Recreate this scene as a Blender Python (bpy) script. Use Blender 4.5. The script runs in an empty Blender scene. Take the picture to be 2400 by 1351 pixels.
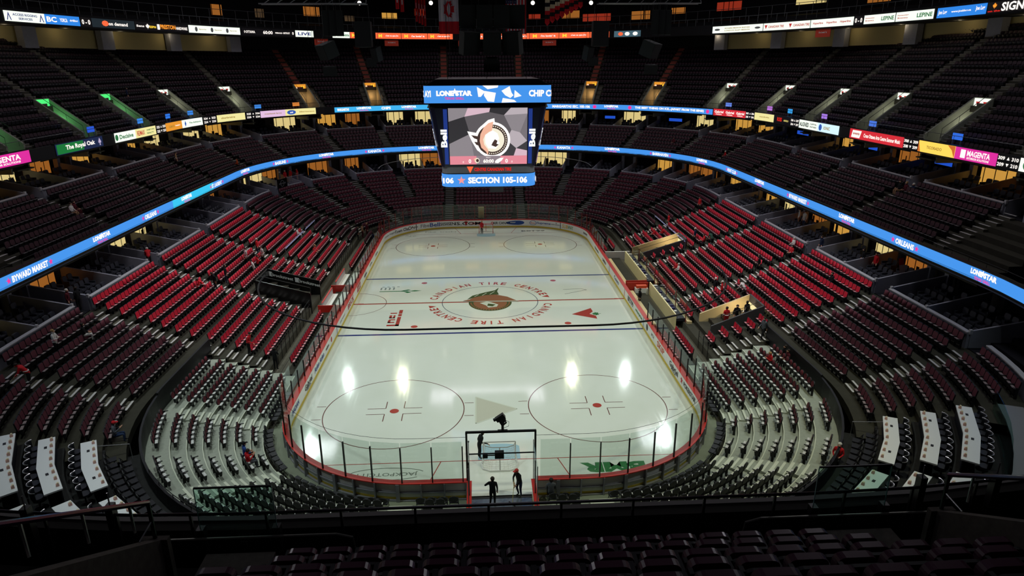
import bpy, math, random
import numpy as np
from mathutils import Vector, Matrix
random.seed(7)
C = bpy.context.scene.collection
PI = math.pi
rad = math.radians

# ------------------------------------------------------------------ materials
def lin(c):
    if isinstance(c, str):
        c = [int(c[i:i+2], 16)/255 for i in (0, 2, 4)]
        return tuple(x/12.92 if x <= .04045 else ((x+.055)/1.055)**2.4 for x in c)
    return tuple(c)
MATS = {}
def M(name, col=(.5, .5, .5), rough=.6, spec=.4, emit=0, noise=0, scale=6, metal=0, coat=0):
    if name in MATS: return MATS[name]
    m = bpy.data.materials.new(name); m.use_nodes = True
    nt = m.node_tree; b = nt.nodes['Principled BSDF']; c = lin(col)
    b.inputs['Base Color'].default_value = (*c, 1)
    b.inputs['Roughness'].default_value = rough
    b.inputs['Specular IOR Level'].default_value = spec
    b.inputs['Metallic'].default_value = metal
    if coat: b.inputs['Coat Weight'].default_value = coat; b.inputs['Coat Roughness'].default_value = .15
    if emit:
        b.inputs['Base Color'].default_value = (.02, .02, .02, 1)
        b.inputs['Emission Color'].default_value = (*c, 1)
        b.inputs['Emission Strength'].default_value = emit
    if noise:
        tc = nt.nodes.new('ShaderNodeTexCoord'); nz = nt.nodes.new('ShaderNodeTexNoise'); mx = nt.nodes.new('ShaderNodeMix')
        nz.inputs['Scale'].default_value = scale; nz.inputs['Detail'].default_value = 4
        mx.data_type = 'RGBA'
        mx.inputs[6].default_value = (*[x*(1-noise) for x in c], 1)
        mx.inputs[7].default_value = (*[min(1, x*(1+noise)) for x in c], 1)
        nt.links.new(tc.outputs['Object'], nz.inputs['Vector'])
        nt.links.new(nz.outputs['Fac'], mx.inputs[0]); nt.links.new(mx.outputs[2], b.inputs['Base Color'])
    MATS[name] = m
    return m
def quiet(m):
    m.cycles.emission_sampling = 'NONE'; return m
def E_(name, col, s=1.0, sample=False):
    m = M(name, col, emit=s)
    if not sample: quiet(m)
    return m
def glass_mat(name, tint=(.86, .9, .88), refl=.12):
    if name in MATS: return MATS[name]
    m = bpy.data.materials.new(name); m.use_nodes = True; nt = m.node_tree
    for n in list(nt.nodes): nt.nodes.remove(n)
    o = nt.nodes.new('ShaderNodeOutputMaterial'); t = nt.nodes.new('ShaderNodeBsdfTransparent'); g = nt.nodes.new('ShaderNodeBsdfGlossy')
    mx = nt.nodes.new('ShaderNodeMixShader'); lw = nt.nodes.new('ShaderNodeLayerWeight'); lw.inputs['Blend'].default_value = .5; pw = nt.nodes.new('ShaderNodeMath'); pw.operation = 'POWER'; pw.inputs[1].default_value = 5
    fr = nt.nodes.new('ShaderNodeMath'); fr.operation = 'MULTIPLY_ADD'; fr.inputs[1].default_value = .35; fr.inputs[2].default_value = .03; nt.links.new(lw.outputs['Facing'], pw.inputs[0]); nt.links.new(pw.outputs[0], fr.inputs[0])
    t.inputs['Color'].default_value = (*tint, 1); g.inputs['Roughness'].default_value = .05
    g.inputs['Color'].default_value = (.9, .95, 1, 1)
    nt.links.new(fr.outputs[0], mx.inputs[0]); nt.links.new(t.outputs[0], mx.inputs[1]); nt.links.new(g.outputs[0], mx.inputs[2])
    nt.links.new(mx.outputs[0], o.inputs[0])
    MATS[name] = m; return m

# ------------------------------------------------------------------ mesh builder
BOXF = [(0, 3, 2, 1), (4, 5, 6, 7), (0, 1, 5, 4), (1, 2, 6, 5), (2, 3, 7, 6), (3, 0, 4, 7)]
class MB:
    def __init__(s): s.v = []; s.f = []; s.m = []; s.mats = []
    def mi(s, mat):
        if mat not in s.mats: s.mats.append(mat)
        return s.mats.index(mat)
    def add(s, vs, fs, mat):
        n = len(s.v); s.v += [tuple(map(float, p)) for p in vs]; k = s.mi(mat)
        for f in fs: s.f.append(tuple(i+n for i in f)); s.m.append(k)
        return s
    def box(s, x0, x1, y0, y1, z0, z1, mat):
        return s.add([(x0,y0,z0),(x1,y0,z0),(x1,y1,z0),(x0,y1,z0),(x0,y0,z1),(x1,y0,z1),(x1,y1,z1),(x0,y1,z1)], BOXF, mat)
    def hexa(s, pts, mat): return s.add(pts, BOXF, mat)
    def obox(s, c, ax, ay, az, mat):
        c, ax, ay, az = map(Vector, (c, ax, ay, az))
        return s.add([c-ax-ay-az, c+ax-ay-az, c+ax+ay-az, c-ax+ay-az, c-ax-ay+az, c+ax-ay+az, c+ax+ay+az, c-ax+ay+az], BOXF, mat)
    def prism(s, poly, f0, f1, mat, matside=None, matback=None):
        n = len(poly); a = [f0(*p) for p in poly]; b = [f1(*p) for p in poly]
        s.add(a+b, [tuple(range(n))], mat)
        k = len(s.v)-2*n
        s.f.append(tuple(k+n+i for i in reversed(range(n)))); s.m.append(s.mi(matback or matside or mat))
        for i in range(n):
            j = (i+1) % n; s.f.append((k+j, k+i, k+n+i, k+n+j)); s.m.append(s.mi(matside or mat))
        return s
    def tube(s, pts, r, mat, n=6, closed=False):
        pts = [Vector(p) for p in pts]; L = len(pts); base = len(s.v); k = s.mi(mat)
        for i, p in enumerate(pts):
            if closed: d = pts[(i+1) % L]-pts[i-1]
            else: d = pts[min(i+1, L-1)]-pts[max(i-1, 0)]
            d.normalize(); u = d.cross(Vector((0, 0, 1)))
            if u.length < .05: u = d.cross(Vector((1, 0, 0)))
            u.normalize(); w = d.cross(u)
            for j in range(n):
                a = 2*PI*j/n; s.v.append(tuple(p+u*(r*math.cos(a))+w*(r*math.sin(a))))
        for i in range(L if closed else L-1):
            i2 = (i+1) % L
            for j in range(n):
                j2 = (j+1) % n; s.f.append((base+i*n+j, base+i*n+j2, base+i2*n+j2, base+i2*n+j)); s.m.append(k)
        if not closed:
            s.f.append(tuple(base+j for j in reversed(range(n)))); s.m.append(k)
            s.f.append(tuple(base+(L-1)*n+j for j in range(n))); s.m.append(k)
        return s
    def ball(s, c, r, mat, n=8, sz=1.0, zmin=-1):
        vs = []; rings = 5
        for i in range(rings+1):
            t = -PI/2+PI*i/rings; z = max(zmin, math.sin(t))
            for j in range(n):
                a = 2*PI*j/n; vs.append((c[0]+r*math.cos(t)*math.cos(a), c[1]+r*math.cos(t)*math.sin(a), c[2]+r*sz*z))
        fs = [(i*n+j, i*n+(j+1) % n, (i+1)*n+(j+1) % n, (i+1)*n+j) for i in range(rings) for j in range(n)]
        return s.add(vs, fs, mat)
    def merge(s, o, mat4=None):
        n = len(s.v); s.v += [tuple(mat4 @ Vector(p)) for p in o.v] if mat4 else o.v
        mp = [s.mi(m) for m in o.mats]
        s.f += [tuple(i+n for i in f) for f in o.f]; s.m += [mp[k] for k in o.m]; return s
    def mesh(s, name):
        me = bpy.data.meshes.new(name); me.from_pydata(s.v, [], s.f)
        for m in s.mats: me.materials.append(m)
        if s.m: me.polygons.foreach_set('material_index', s.m)
        me.update(); return me
    def build(s, name, parent=None, loc=None, smooth=False):
        me = s.mesh(name)
        if smooth: me.polygons.foreach_set('use_smooth', [True]*len(me.polygons))
        return link(name, me, parent, loc)
def link(name, me, parent=None, loc=None):
    o = bpy.data.objects.new(name, me); C.objects.link(o)
    if parent: o.parent = parent
    if loc is not None: o.location = loc
    return o
def tag(o, label=None, cat=None, group=None, kind=None):
    if label: o['label'] = label
    if cat: o['category'] = cat
    if group: o['group'] = group
    if kind: o['kind'] = kind
    return o
def thing(name, label, cat, loc=(0, 0, 0), rz=0, group=None):
    o = bpy.data.objects.new(name, None); C.objects.link(o); o.location = loc; o.rotation_euler = (0, 0, rz); o.empty_display_size = .2
    return tag(o, label, cat, group)
def struct(mb, name, parent=None): return tag(mb.build(name, parent), kind='structure')
ONES = 'zeroth first second third fourth fifth sixth seventh eighth ninth tenth eleventh twelfth thirteenth fourteenth fifteenth sixteenth seventeenth eighteenth nineteenth'.split()
def nth(n):
    if n < 20: return ONES[n]
    t, o = divmod(n, 10); w = ['', '', 'twent', 'thirt', 'fort', 'fift', 'sixt', 'sevent', 'eight', 'ninet'][t]
    return w+'ieth' if o == 0 else w+'y-'+ONES[o]

# ------------------------------------------------------------------ camera
CAM = np.array([-.8701931, -60.6040921, 21.6430684]); FPX = 1573.24045
_a, _b, _c = -4.90612115e-02, -3.23330086e-01, 5.17907051e-03
RZ = np.array([[math.cos(_a), -math.sin(_a), 0], [math.sin(_a), math.cos(_a), 0], [0, 0, 1]])
RX = np.array([[1, 0, 0], [0, math.cos(_b), -math.sin(_b)], [0, math.sin(_b), math.cos(_b)]])
RY = np.array([[math.cos(_c), 0, math.sin(_c)], [0, 1, 0], [-math.sin(_c), 0, math.cos(_c)]])
RC = RZ @ RX @ RY
cd = bpy.data.cameras.new('camera'); co = bpy.data.objects.new('camera', cd); C.objects.link(co)
m4 = np.eye(4); m4[:3, 0] = RC[:, 0]; m4[:3, 1] = RC[:, 2]; m4[:3, 2] = -RC[:, 1]; m4[:3, 3] = CAM
co.matrix_world = Matrix(m4.tolist()); cd.sensor_width = 36; cd.lens = 36*FPX/2400; cd.clip_end = 400; cd.clip_start = .1
bpy.context.scene.camera = co
def proj(p):
    d = (np.asarray(p, float)-CAM) @ RC
    return 1200+FPX*d[0]/d[1], 675.5-FPX*d[2]/d[1], d[1]
def inview(p, mg=0):
    """inside the frame (with a margin) and not below the near balcony's edge"""
    u, v, d = proj(p)
    if d < .5 or not (-mg < u < 2400+mg and -mg < v < 1351+mg): return False
    if p[1] > -50 and p[2] < 13.8:
        t = (-50.6-CAM[1])/(p[1]-CAM[1])
        if CAM[2]+t*(p[2]-CAM[2]) < 13.95-mg*.004: return False
    return True

# ------------------------------------------------------------------ the bowl's plan: offset curves of one rounded core
CX, CY, R0 = 4.9, 22.3, 20.
Q = PI/2
LS = np.cumsum([CX, R0*Q, 2*CY, R0*Q, 2*CX, R0*Q, 2*CY, R0*Q, CX])
def T(kind, v):
    """bearing -> path parameter, running clockwise from the middle of the near end"""
    L = LS
    if kind == 'N': return -v if v <= 0 else L[7]+CX-v
    if kind == 'LN': return L[0]+R0*rad(v)
    if kind == 'L': return L[1]+v+CY
    if kind == 'LF': return L[2]+R0*(Q-rad(v))
    if kind == 'F': return L[3]+v+CX
    if kind == 'RF': return L[4]+R0*rad(v)
    if kind == 'R': return L[5]+CY-v
    if kind == 'RN': return L[6]+R0*(Q-rad(v))
TOT = LS[8]
def ST(t, cx=CX, cy=CY):
    """path parameter -> base point on the core and outward normal"""
    t = t % TOT; L = LS
    if t < L[0]: return (-t*cx/CX, -cy, 0, -1)
    if t < L[1]: a = (t-L[0])/R0; return (-cx, -cy, -math.sin(a), -math.cos(a))
    if t < L[2]: return (-cx, (t-L[1]-CY)*cy/CY, -1, 0)
    if t < L[3]: a = Q-(t-L[2])/R0; return (-cx, cy, -math.sin(a), math.cos(a))
    if t < L[4]: return ((t-L[3]-CX)*cx/CX, cy, 0, 1)
    if t < L[5]: a = (t-L[4])/R0; return (cx, cy, math.sin(a), math.cos(a))
    if t < L[6]: return (cx, (CY-(t-L[5]))*cy/CY, 1, 0)
    if t < L[7]: a = Q-(t-L[6])/R0; return (cx, -cy, math.sin(a), -math.cos(a))
    return ((CX-(t-L[7]))*cx/CX, -cy, 0, -1)
RK = (4.42, 21.95)   # the rink's own core
def P(t, R, z=0, core=(CX, CY)):
    x, y, nx, ny = ST(t, *core); return (x+nx*R, y+ny*R, z)
def samples(t0, t1, step=1.6):
    out = [t0]
    brk = sorted(set([x+k*TOT for x in LS for k in (-1, 0, 1)]))
    marks = [t0]+[b for b in brk if t0+1e-6 < b < t1-1e-6]+[t1]
    for a, b in zip(marks, marks[1:]):
        mid = (a+b)/2; x, y, nx, ny = ST(mid)
        n = 1 if min(abs(nx), abs(ny)) < 1e-6 else max(1, math.ceil((b-a)/step))
        out += [a+(b-a)*k/n for k in range(1, n+1)]
    return out
def sweep(mb, prof, t0, t1, mat, core=(CX, CY), step=1.6, closed_prof=False, cap=False):
    ts = samples(t0, t1, step); n = len(prof); base = len(mb.v); k = mb.mi(mat)
    for t in ts:
        x, y, nx, ny = ST(t, *core)
        for (R, z) in prof: mb.v.append((x+nx*R, y+ny*R, z))
    rng = range(n if closed_prof else n-1)
    for i in range(len(ts)-1):
        for j in rng:
            j2 = (j+1) % n
            mb.f.append((base+i*n+j, base+(i+1)*n+j, base+(i+1)*n+j2, base+i*n+j2)); mb.m.append(k)
    if cap and closed_prof:
        mb.f.append(tuple(base+j for j in range(n))); mb.m.append(k)
        e = base+(len(ts)-1)*n; mb.f.append(tuple(e+j for j in reversed(range(n)))); mb.m.append(k)
    return mb
def rect(R0_, R1_, z0, z1): return [(R0_, z0), (R1_, z0), (R1_, z1), (R0_, z1)]
def bar(mb, R0_, R1_, z0, z1, t0, t1, mat, core=(CX, CY), step=1.6):
    return sweep(mb, rect(R0_, R1_, z0, z1), t0, t1, mat, core, step, True, True)
def along(t0, t1, R, n, core=(CX, CY)):
    """n points evenly spaced at radius R between two path parameters"""
    ts = np.linspace(t0, t1, 400); pts = np.array([P(t, R, 0, core)[:2] for t in ts])
    s = np.concatenate([[0], np.cumsum(np.hypot(*(pts[1:]-pts[:-1]).T))])
    return s[-1], lambda d: float(np.interp(d, s, ts))

# ------------------------------------------------------------------ lettering
_tmp = bpy.data.scenes.new('lettering_tmp'); _tc = {}
def text2d(body, bold=.02, shear=0):
    key = (body, bold, shear)
    if key in _tc: return _tc[key]
    cu = bpy.data.curves.new('lettering', 'FONT'); cu.body = body; cu.size = 1; cu.offset = bold; cu.shear = shear; cu.resolution_u = 2
    o = bpy.data.objects.new('lettering', cu); _tmp.collection.objects.link(o)
    vl = _tmp.view_layers[0]; vl.update(); dg = vl.depsgraph
    me = bpy.data.meshes.new_from_object(o.evaluated_get(dg))
    v = [(p.co.x, p.co.y) for p in me.vertices]; f = [tuple(p.vertices) for p in me.polygons]
    bpy.data.objects.remove(o); bpy.data.curves.remove(cu); bpy.data.meshes.remove(me)
    if not v: v = [(0, 0)]; f = []
    xs = [p[0] for p in v]; ys = [p[1] for p in v]; x0, x1, y0, y1 = min(xs), max(xs), min(ys), max(ys)
    w = max(x1-x0, 1e-3); h = max(y1-y0, 1e-3)
    v = [((x-x0)/w-.5, (y-y0)/h-.5) for x, y in v]
    _tc[key] = (v, f, w/h); return _tc[key]
def put_text(mb, body, fmap, w, h, mat, bold=.02, cx=0, cy=0, shear=0):
    """lettering w wide and h tall, centred at (cx,cy) of a surface map (x,y)->3D"""
    v, f, asp = text2d(body, bold, shear)
    if w is None: w = h*asp
    return mb.add([fmap(cx+x*w, cy+y*h) for x, y in v], f, mat)
def put_poly(mb, poly, fmap, mat, cx=0, cy=0, s=1.0, sy=None):
    sy = s if sy is None else sy
    return mb.add([fmap(cx+x*s, cy+y*sy) for x, y in poly], [tuple(range(len(poly)))], mat)
def put_rect(mb, x0, x1, y0, y1, fmap, mat, nx=1):
    for k in range(nx):
        a = x0+(x1-x0)*k/nx; b = x0+(x1-x0)*(k+1)/nx
        mb.add([fmap(a, y0), fmap(b, y0), fmap(b, y1), fmap(a, y1)], [(0, 1, 2, 3)], mat)
    return mb
def disc(n=20, rx=1, ry=1, x=0, y=0): return [(x+rx*math.cos(2*PI*i/n), y+ry*math.sin(2*PI*i/n)) for i in range(n)]
def star(n=5, r=.42): return [((1 if i % 2 == 0 else r)*math.sin(PI*i/n), (1 if i % 2 == 0 else r)*math.cos(PI*i/n)) for i in range(2*n)]
def plane_map(o, r, u):
    o, r, u = Vector(o), Vector(r).normalized(), Vector(u).normalized()
    return lambda x, y: tuple(o+r*x+u*y)
def ring_map(tc, R, zc, core=(CX, CY)):
    """surface map on the inner face of a ring: x runs along the ring in metres, y is up"""
    k = max(R, .1)
    def f(x, y):
        st = ST(tc, *core); straight = min(abs(st[2]), abs(st[3])) < 1e-6
        t = tc+(x if straight else x*R0/k); return P(t, R, zc+y, core)
    return f
TRI = [(-.5, .45), (.5, .45), (0, -.55)]
LEAF = [(0, .5), (.12, .28), (.3, .34), (.24, .1), (.46, .12), (.3, -.12), (.36, -.26), (.06, -.22), (.03, -.5), (-.03, -.5), (-.06, -.22), (-.36, -.26), (-.3, -.12), (-.46, .12), (-.24, .1), (-.3, .34), (-.12, .28)]
MAPLE = [(0, .5), (.09, .34), (.2, .4), (.16, .12), (.29, .25), (.33, .17), (.48, .2), (.42, .02), (.48, -.03), (.24, -.22), (.27, -.31), (.03, -.27), (.03, -.5), (-.03, -.5), (-.03, -.27), (-.27, -.31), (-.24, -.22), (-.48, -.03), (-.42, .02), (-.48, .2), (-.33, .17), (-.29, .25), (-.16, .12), (-.2, .4), (-.09, .34)]
# ------------------------------------------------------------------ palette
conc = M('concrete', '5b584c', .8, .2, noise=.25, scale=3)
conc_dk = M('concrete dark', '3a382f', .85, .2, noise=.3, scale=2)
conc_wall = M('concrete wall', '8a8a90', .8, .2, noise=.15, scale=4)
conc_gr = M('riser grey', 'a3a89a', .7, .3, noise=.18, scale=5)
nosing = M('step nosing', 'c9c5c2', .6, .3)
black = M('black plastic', '141416', .45, .4)
blackm = M('black metal', '0e0e10', .4, .5)
steel = M('grey steel', '8f9096', .4, .5, metal=.3)
chrome = M('chrome', 'd5d6d8', .25, .6, metal=.8)
white = M('white paint', 'f0f0ec', .5, .4)
redp = M('red paint', 'c8281e', .35, .5)
yellowp = M('yellow kickplate', 'd8bc3a', .5, .4)
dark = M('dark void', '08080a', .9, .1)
glassm = glass_mat('rink glass')
glassg = glass_mat('green glass', (.72, .86, .82))
cream = M('cream panel', 'f0d79a', .5, .4)
LBLUE = E_('led blue', '4596ee', 1.0, True); LCYAN = E_('led cyan', '38c8f4', 1.0, True)
LWHITE = E_('led white', 'fff6ee', 1.15); LPINK = E_('led pink', 'f0379b', 1.0); LRED = E_('led red', 'e2231a', 1.0)
LORANGE = E_('led orange', 'ff6a3c', 1.0, True); LYEL = E_('led yellow', 'ffd23c', 1.1); LDARK = M('led off', '0b0c14', .4, .4)
LGREEN = E_('led green', '1fae3c', 1.0); LNAVY = E_('led navy', '16244a', .9)

# ------------------------------------------------------------------ ice sheet with its painted markings
ft = .3048
ice = bpy.data.materials.new('ice'); ice.use_nodes = True
nt = ice.node_tree; b = nt.nodes['Principled BSDF']
b.inputs['Base Color'].default_value = (.78, .82, .72, 1); b.inputs['Roughness'].default_value = .07; b.inputs['IOR'].default_value = 1.6
tc = nt.nodes.new('ShaderNodeTexCoord'); mp = nt.nodes.new('ShaderNodeMapping'); nz = nt.nodes.new('ShaderNodeTexNoise'); bp = nt.nodes.new('ShaderNodeBump')
mp.inputs['Scale'].default_value = (1.3, .09, 1); nz.inputs['Scale'].default_value = 5; nz.inputs['Detail'].default_value = 6
bp.inputs['Strength'].default_value = .02; bp.inputs['Distance'].default_value = .02
rr = nt.nodes.new('ShaderNodeMapRange'); rr.inputs[3].default_value = .03; rr.inputs[4].default_value = .13
nt.links.new(tc.outputs['Object'], mp.inputs[0]); nt.links.new(mp.outputs[0], nz.inputs[0]); nt.links.new(nz.outputs['Fac'], rr.inputs[0]); nt.links.new(rr.outputs[0], b.inputs['Roughness'])
nt.links.new(nz.outputs['Fac'], bp.inputs['Height']); nt.links.new(bp.outputs[0], b.inputs['Normal'])
nz2 = nt.nodes.new('ShaderNodeTexNoise'); nz2.inputs['Scale'].default_value = .35; nz2.inputs['Detail'].default_value = 5
mx = nt.nodes.new('ShaderNodeMix'); mx.data_type = 'RGBA'; mx.inputs[6].default_value = (.70, .74, .64, 1); mx.inputs[7].default_value = (.80, .83, .76, 1)
nt.links.new(tc.outputs['Object'], nz2.inputs[0]); nt.links.new(nz2.outputs['Fac'], mx.inputs[0]); nt.links.new(mx.outputs[2], b.inputs['Base Color'])
def paint(name, col): return M('ice paint '+name, col, .09, .5)
pr = paint('red', 'b0463f'); pb = paint('blue', '35407a'); pdk = paint('dark', '55504c'); pg = paint('green', '3f7a4c'); pgr = paint('grey', '7d8379')
pbr = paint('brown', '96654a'); pol = paint('olive', '4c5a37'); pcr = paint('crease', '9fc4cf'); pln = paint('line', '6b3a36'); ptri = paint('faint', 'c6c5b3'); pcir = paint('circle', '454a66'); plt = paint('pale', 'd2d6c4')
mb = MB()
ts = samples(0, TOT-1e-6, 1.2); ring = [P(t, 8.53, 0, RK) for t in ts]
mb.add(ring, [tuple(reversed(range(len(ring))))], ice)
Z = .004
fl = lambda x, y: (x, y, Z)
fl2 = lambda x, y: (x, y, Z*2)
def line(x0, y0, x1, y1, w, mat, f=fl):
    d = Vector((x1-x0, y1-y0)); n = Vector((-d.y, d.x)).normalized()*w/2
    mb.add([f(x0-n.x, y0-n.y), f(x1-n.x, y1-n.y), f(x1+n.x, y1+n.y), f(x0+n.x, y0+n.y)], [(0, 1, 2, 3)], mat)
def circle(x, y, r, w, mat, a0=0, a1=360, n=72, f=fl):
    vs = []; 
    for i in range(n+1):
        a = rad(a0+(a1-a0)*i/n); vs += [f(x+(r-w/2)*math.cos(a), y+(r-w/2)*math.sin(a)), f(x+(r+w/2)*math.cos(a), y+(r+w/2)*math.sin(a))]
    mb.add(vs, [(2*i, 2*i+1, 2*i+3, 2*i+2) for i in range(n)], mat)
X = 12.93
for s in (-1, 1):
    line(-X, s*7.77, X, s*7.77, .3, pb)
    line(-11.2, s*27.13, 11.2, s*27.13, .06, pr)
    for q in (-1, 1):
        cx, cy = q*22*ft, s*69*ft
        circle(cx, cy, 15*ft, .06, pln); put_poly(mb, disc(20, .3, .3), fl2, pr, cx, cy)
        for u in (-1, 1):
            for v in (-1, 1):
                line(cx+u*.6, cy+v*.38, cx+u*1.8, cy+v*.38, .055, pln); line(cx+u*.6, cy+v*.38, cx+u*.6, cy+v*1.32, .055, pln)
            for v in (-1, 1): line(cx+u*4.6, cy+v*.86, cx+u*5.2, cy+v*.86, .055, pln)
        put_poly(mb, disc(18, .3, .3), fl, pr, q*22*ft, s*20*ft)
        line(q*11*ft, s*27.13, q*14*ft, s*30.44, .055, pr)
    cr = [(-1.22, s*27.1), (-1.22, s*25.75)]+[(1.83*math.sin(a)*.67, s*(25.75-.35*math.cos(a*1.0))) for a in np.linspace(-1.5, 1.5, 9)]+[(1.22, s*25.75), (1.22, s*27.1)]
    put_poly(mb, cr if s < 0 else list(reversed(cr)), fl, pcr)
line(-X, 0, X, 0, .3, pr)
circle(0, 0, 15*ft, .06, pcir); circle(-12.93, 0, 3.05, .055, pln, -90, 90)
# lettering round the centre circle: every letter's top points outward
def ringtext(body, r, a0, a1, h):
    n = len(body)
    for i, ch in enumerate(body):
        if ch == ' ': continue
        a = rad(a0+(a1-a0)*i/(n-1)); u = Vector((math.cos(a), math.sin(a))); w = Vector((u.y, -u.x))
        f = lambda x, y: fl(u.x*(r+y)+w.x*x, u.y*(r+y)+w.y*x)
        if ch == '^': put_poly(mb, TRI, f, pr, 0, 0, .7)
        else: put_text(mb, ch, f, h*.16 if ch == 'I' else h*.66, h, pr, .03)
ringtext('CANADIAN TIRE CENTRE^', 5.55, 168, 12, .82)
ringtext('CANADIAN TIRE CENTRE^', 5.55, -12, -168, .82)
# centre emblem: plumed helmet over a round medallion
def emblem(f, s, cdk, cbr, cli, cdet, flip=1, lay=None):
    lay = lay or (lambda k: f)
    pp = lambda poly, k, c: put_poly(mb_e, [(flip*x, y) for x, y in poly], lay(k), c, 0, 0, s)
    pp(disc(40, 1.03, 1.03, .28, -.25), 1, cdk); pp(disc(40, .80, .80, .28, -.25), 2, cli)
    for i in range(26):
        a = PI*(-.62+1.24*i/25); pp([(.28+.92*math.cos(a)+.05*x, -.25+.92*math.sin(a)+.07*y) for x, y in [(-1, 0), (0, -.7), (1, 0), (0, .7)]], 3, cli)
    pp([(-.55, -.05), (-.3, .3), (.1, .45), (.2, .62), (-.4, .5), (-.7, .1), (-.68, -.5), (-.4, -.95), (-.2, -1.0), (-.35, -.6)], 3, cdk)
    pp([(.3, .4), (.62, .2), (.74, -.15), (.66, -.3), (.78, -.45), (.66, -.6), (.5, -.85), (.0, -.8), (-.2, -.45), (-.2, .1)], 3, cdet)
    pp([(.44, -.2), (.62, -.3), (.55, -.5), (.7, -.55), (.5, -.72), (.2, -.6), (.3, -.4)], 4, cdk)
    pp([(.35, .98), (.02, .88), (-.3, .58), (-.52, .15), (-.58, -.3), (-.48, -.75), (-.15, -1.05), (-.06, -1.3), (.0, -1.05), (-.02, -.9), (-.28, -.55), (-.34, -.2), (-.2, .1), (.05, .3), (.25, .38)], 5, cbr)
    for poly in ([(-1.15, .1), (-.62, .0), (-.6, -.25), (-.95, -.12)], [(-.95, -.35), (-.6, -.4), (-.52, -.68), (-.82, -.55)], [(-.62, -.75), (-.42, -.8), (-.25, -.98), (-.5, -.95)]): pp(poly, 5, cdk)
mb_e = mb
def lay_ice(k): return lambda x, y: (x-.0, y*1.0+.05, Z*(1+k))
# the emblem on the ice: medallion below, plume swept back above
put_poly(mb, disc(40, 2.05, 2.3), lay_ice(1), pol, 0, -.35); put_poly(mb, disc(36, 1.6, 1.75), lay_ice(2), pbr, 0, -.5)
put_poly(mb, [(-2.6, .35), (-2.0, .55), (-1.6, 1.1), (-.6, 1.75), (.6, 1.9), (1.7, 1.2), (2.5, .1), (2.75, -.35), (2.2, -.25), (.2, .0), (-1.6, -.1)], lay_ice(3), pbr)
put_poly(mb, [(-2.2, .6), (-1.7, 1.7), (-.5, 2.6), (.55, 3.2), (.95, 4.0), (.75, 2.9), (.9, 1.9), (-.2, 1.9), (-1.4, 1.25)], lay_ice(4), pol)
for k in range(3): line(-1.5+.75*k, 1.35+.3*k, -1.1+.8*k, 2.0+.42*k, .07, plt, lay_ice(5))
put_poly(mb, [(-1.0, -.5), (-.3, -.1), (.1, -.35), (.75, -1.0), (.6, -1.6), (-.2, -1.8), (-.4, -1.2)], lay_ice(4), plt)
put_poly(mb, [(-.2, -.7), (.5, -1.0), (.2, -1.5), (-.3, -1.3)], lay_ice(5), pol)
for i in range(22):
    a = PI*(1.02+.96*i/21); put_poly(mb, disc(6, .09, .15), lay_ice(3), pbr, 1.83*math.cos(a), -.35+2.05*math.sin(a))
line(-12, 0, 12, 0, .06, plt, lay_ice(6)); line(-2.6, .02, 2.75, -.25, .12, plt, lay_ice(6))
# other painted marks
fi = lambda x, y: (-x, -y, Z)                                  # reads from the far end
def txt(body, x, y, w, h, mat, f=None, **k): put_text(mb, body, f or plane_map((x, y, Z), (-1, 0, 0), (0, -1, 0)), w, h, mat, **k)
txt('JACKPOTCITY', -6.33, -28.2, 3.5, .42, pgr, bold=.01)
circle_pts = [(x*2.1, y*.58) for x, y in disc(40)]
for a, b2 in zip(circle_pts[2:19], circle_pts[3:20]): line(-6.3+a[0], -28.2+a[1], -6.3+b2[0], -28.2+b2[1], .06, pgr)
for a, b2 in zip(circle_pts[24:36], circle_pts[25:37]): line(-6.3+a[0], -28.2+a[1], -6.3+b2[0], -28.2+b2[1], .06, pgr)
txt('BMR', 6.4, -28.2, 3.7, .98, pg, bold=.06)
txt('BET99', 6.4, 28.2, 3.2, .55, pdk, plane_map((6.4, 28.2, Z), (1, 0, 0), (0, 1, 0)), bold=.04)
txt('Fibe  tracks', -6.1, 28.45, 4.2, .5, pgr, plane_map((-6.1, 28.45, Z), (1, 0, 0), (0, 1, 0)), bold=0)
txt('App', -10.0, 26.4, 1.5, .6, pgr, plane_map((-10.0, 26.4, Z), (1, 0, 0), (0, 1, 0)), bold=0)
f = plane_map((-8.6, -3.9, Z), (0, 1, 0), (-1, 0, 0))
for x0, x1, y0, y1 in [(-1.95, .25, -.52, -.2), (.45, 1.0, -.52, -.2), (1.1, 2.05, -.52, -.2), (-1.95, -1.6, -.52, .55), (-.55, -.3, -.05, .5), (-1.2, -.95, -.05, .55), (-1.2, -.55, .32, .55), (-.05, .7, .32, .55), (-.05, .7, .02, .2), (-.05, .18, .02, .55), (1.1, 1.35, -.05, .55)]:
    mb.add([f(x0, y0), f(x1, y0), f(x1, y1), f(x0, y1)], [(0, 1, 2, 3)], pr)
f = plane_map((-9.1, 3.6, Z), (1, 0, 0), (0, 1, 0))
for p in ([(-1.9, -.1), (.6, -.1), (.6, .1), (-1.9, .1)], [(.2, .1), (.9, .5), (1.2, .3), (.7, .0)], [(.5, -.1), (.9, -.6), (1.3, -.4), (.9, -.05)], [(1.0, 0), (1.6, .25), (2.3, .05), (1.6, -.15)]): put_poly(mb, p, f, pg)
for k in range(4): put_rect(mb, -1.9+.42*k, -1.75+.42*k, .5, 1.2, f, pgr); put_rect(mb, -1.8+.5*k, -1.55+.5*k, 1.35, 1.5, f, pgr)
put_poly(mb, [(7.33, -3.93), (9.45, -5.2), (9.45, -4.45), (8.95, -3.95), (9.35, -3.35), (9.3, -2.45)], fl, pr)
put_poly(mb, [(-y*.9, x*.9) for x, y in LEAF], plane_map((9.55, -3.95, Z), (1, 0, 0), (0, 1, 0)), pg)
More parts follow.
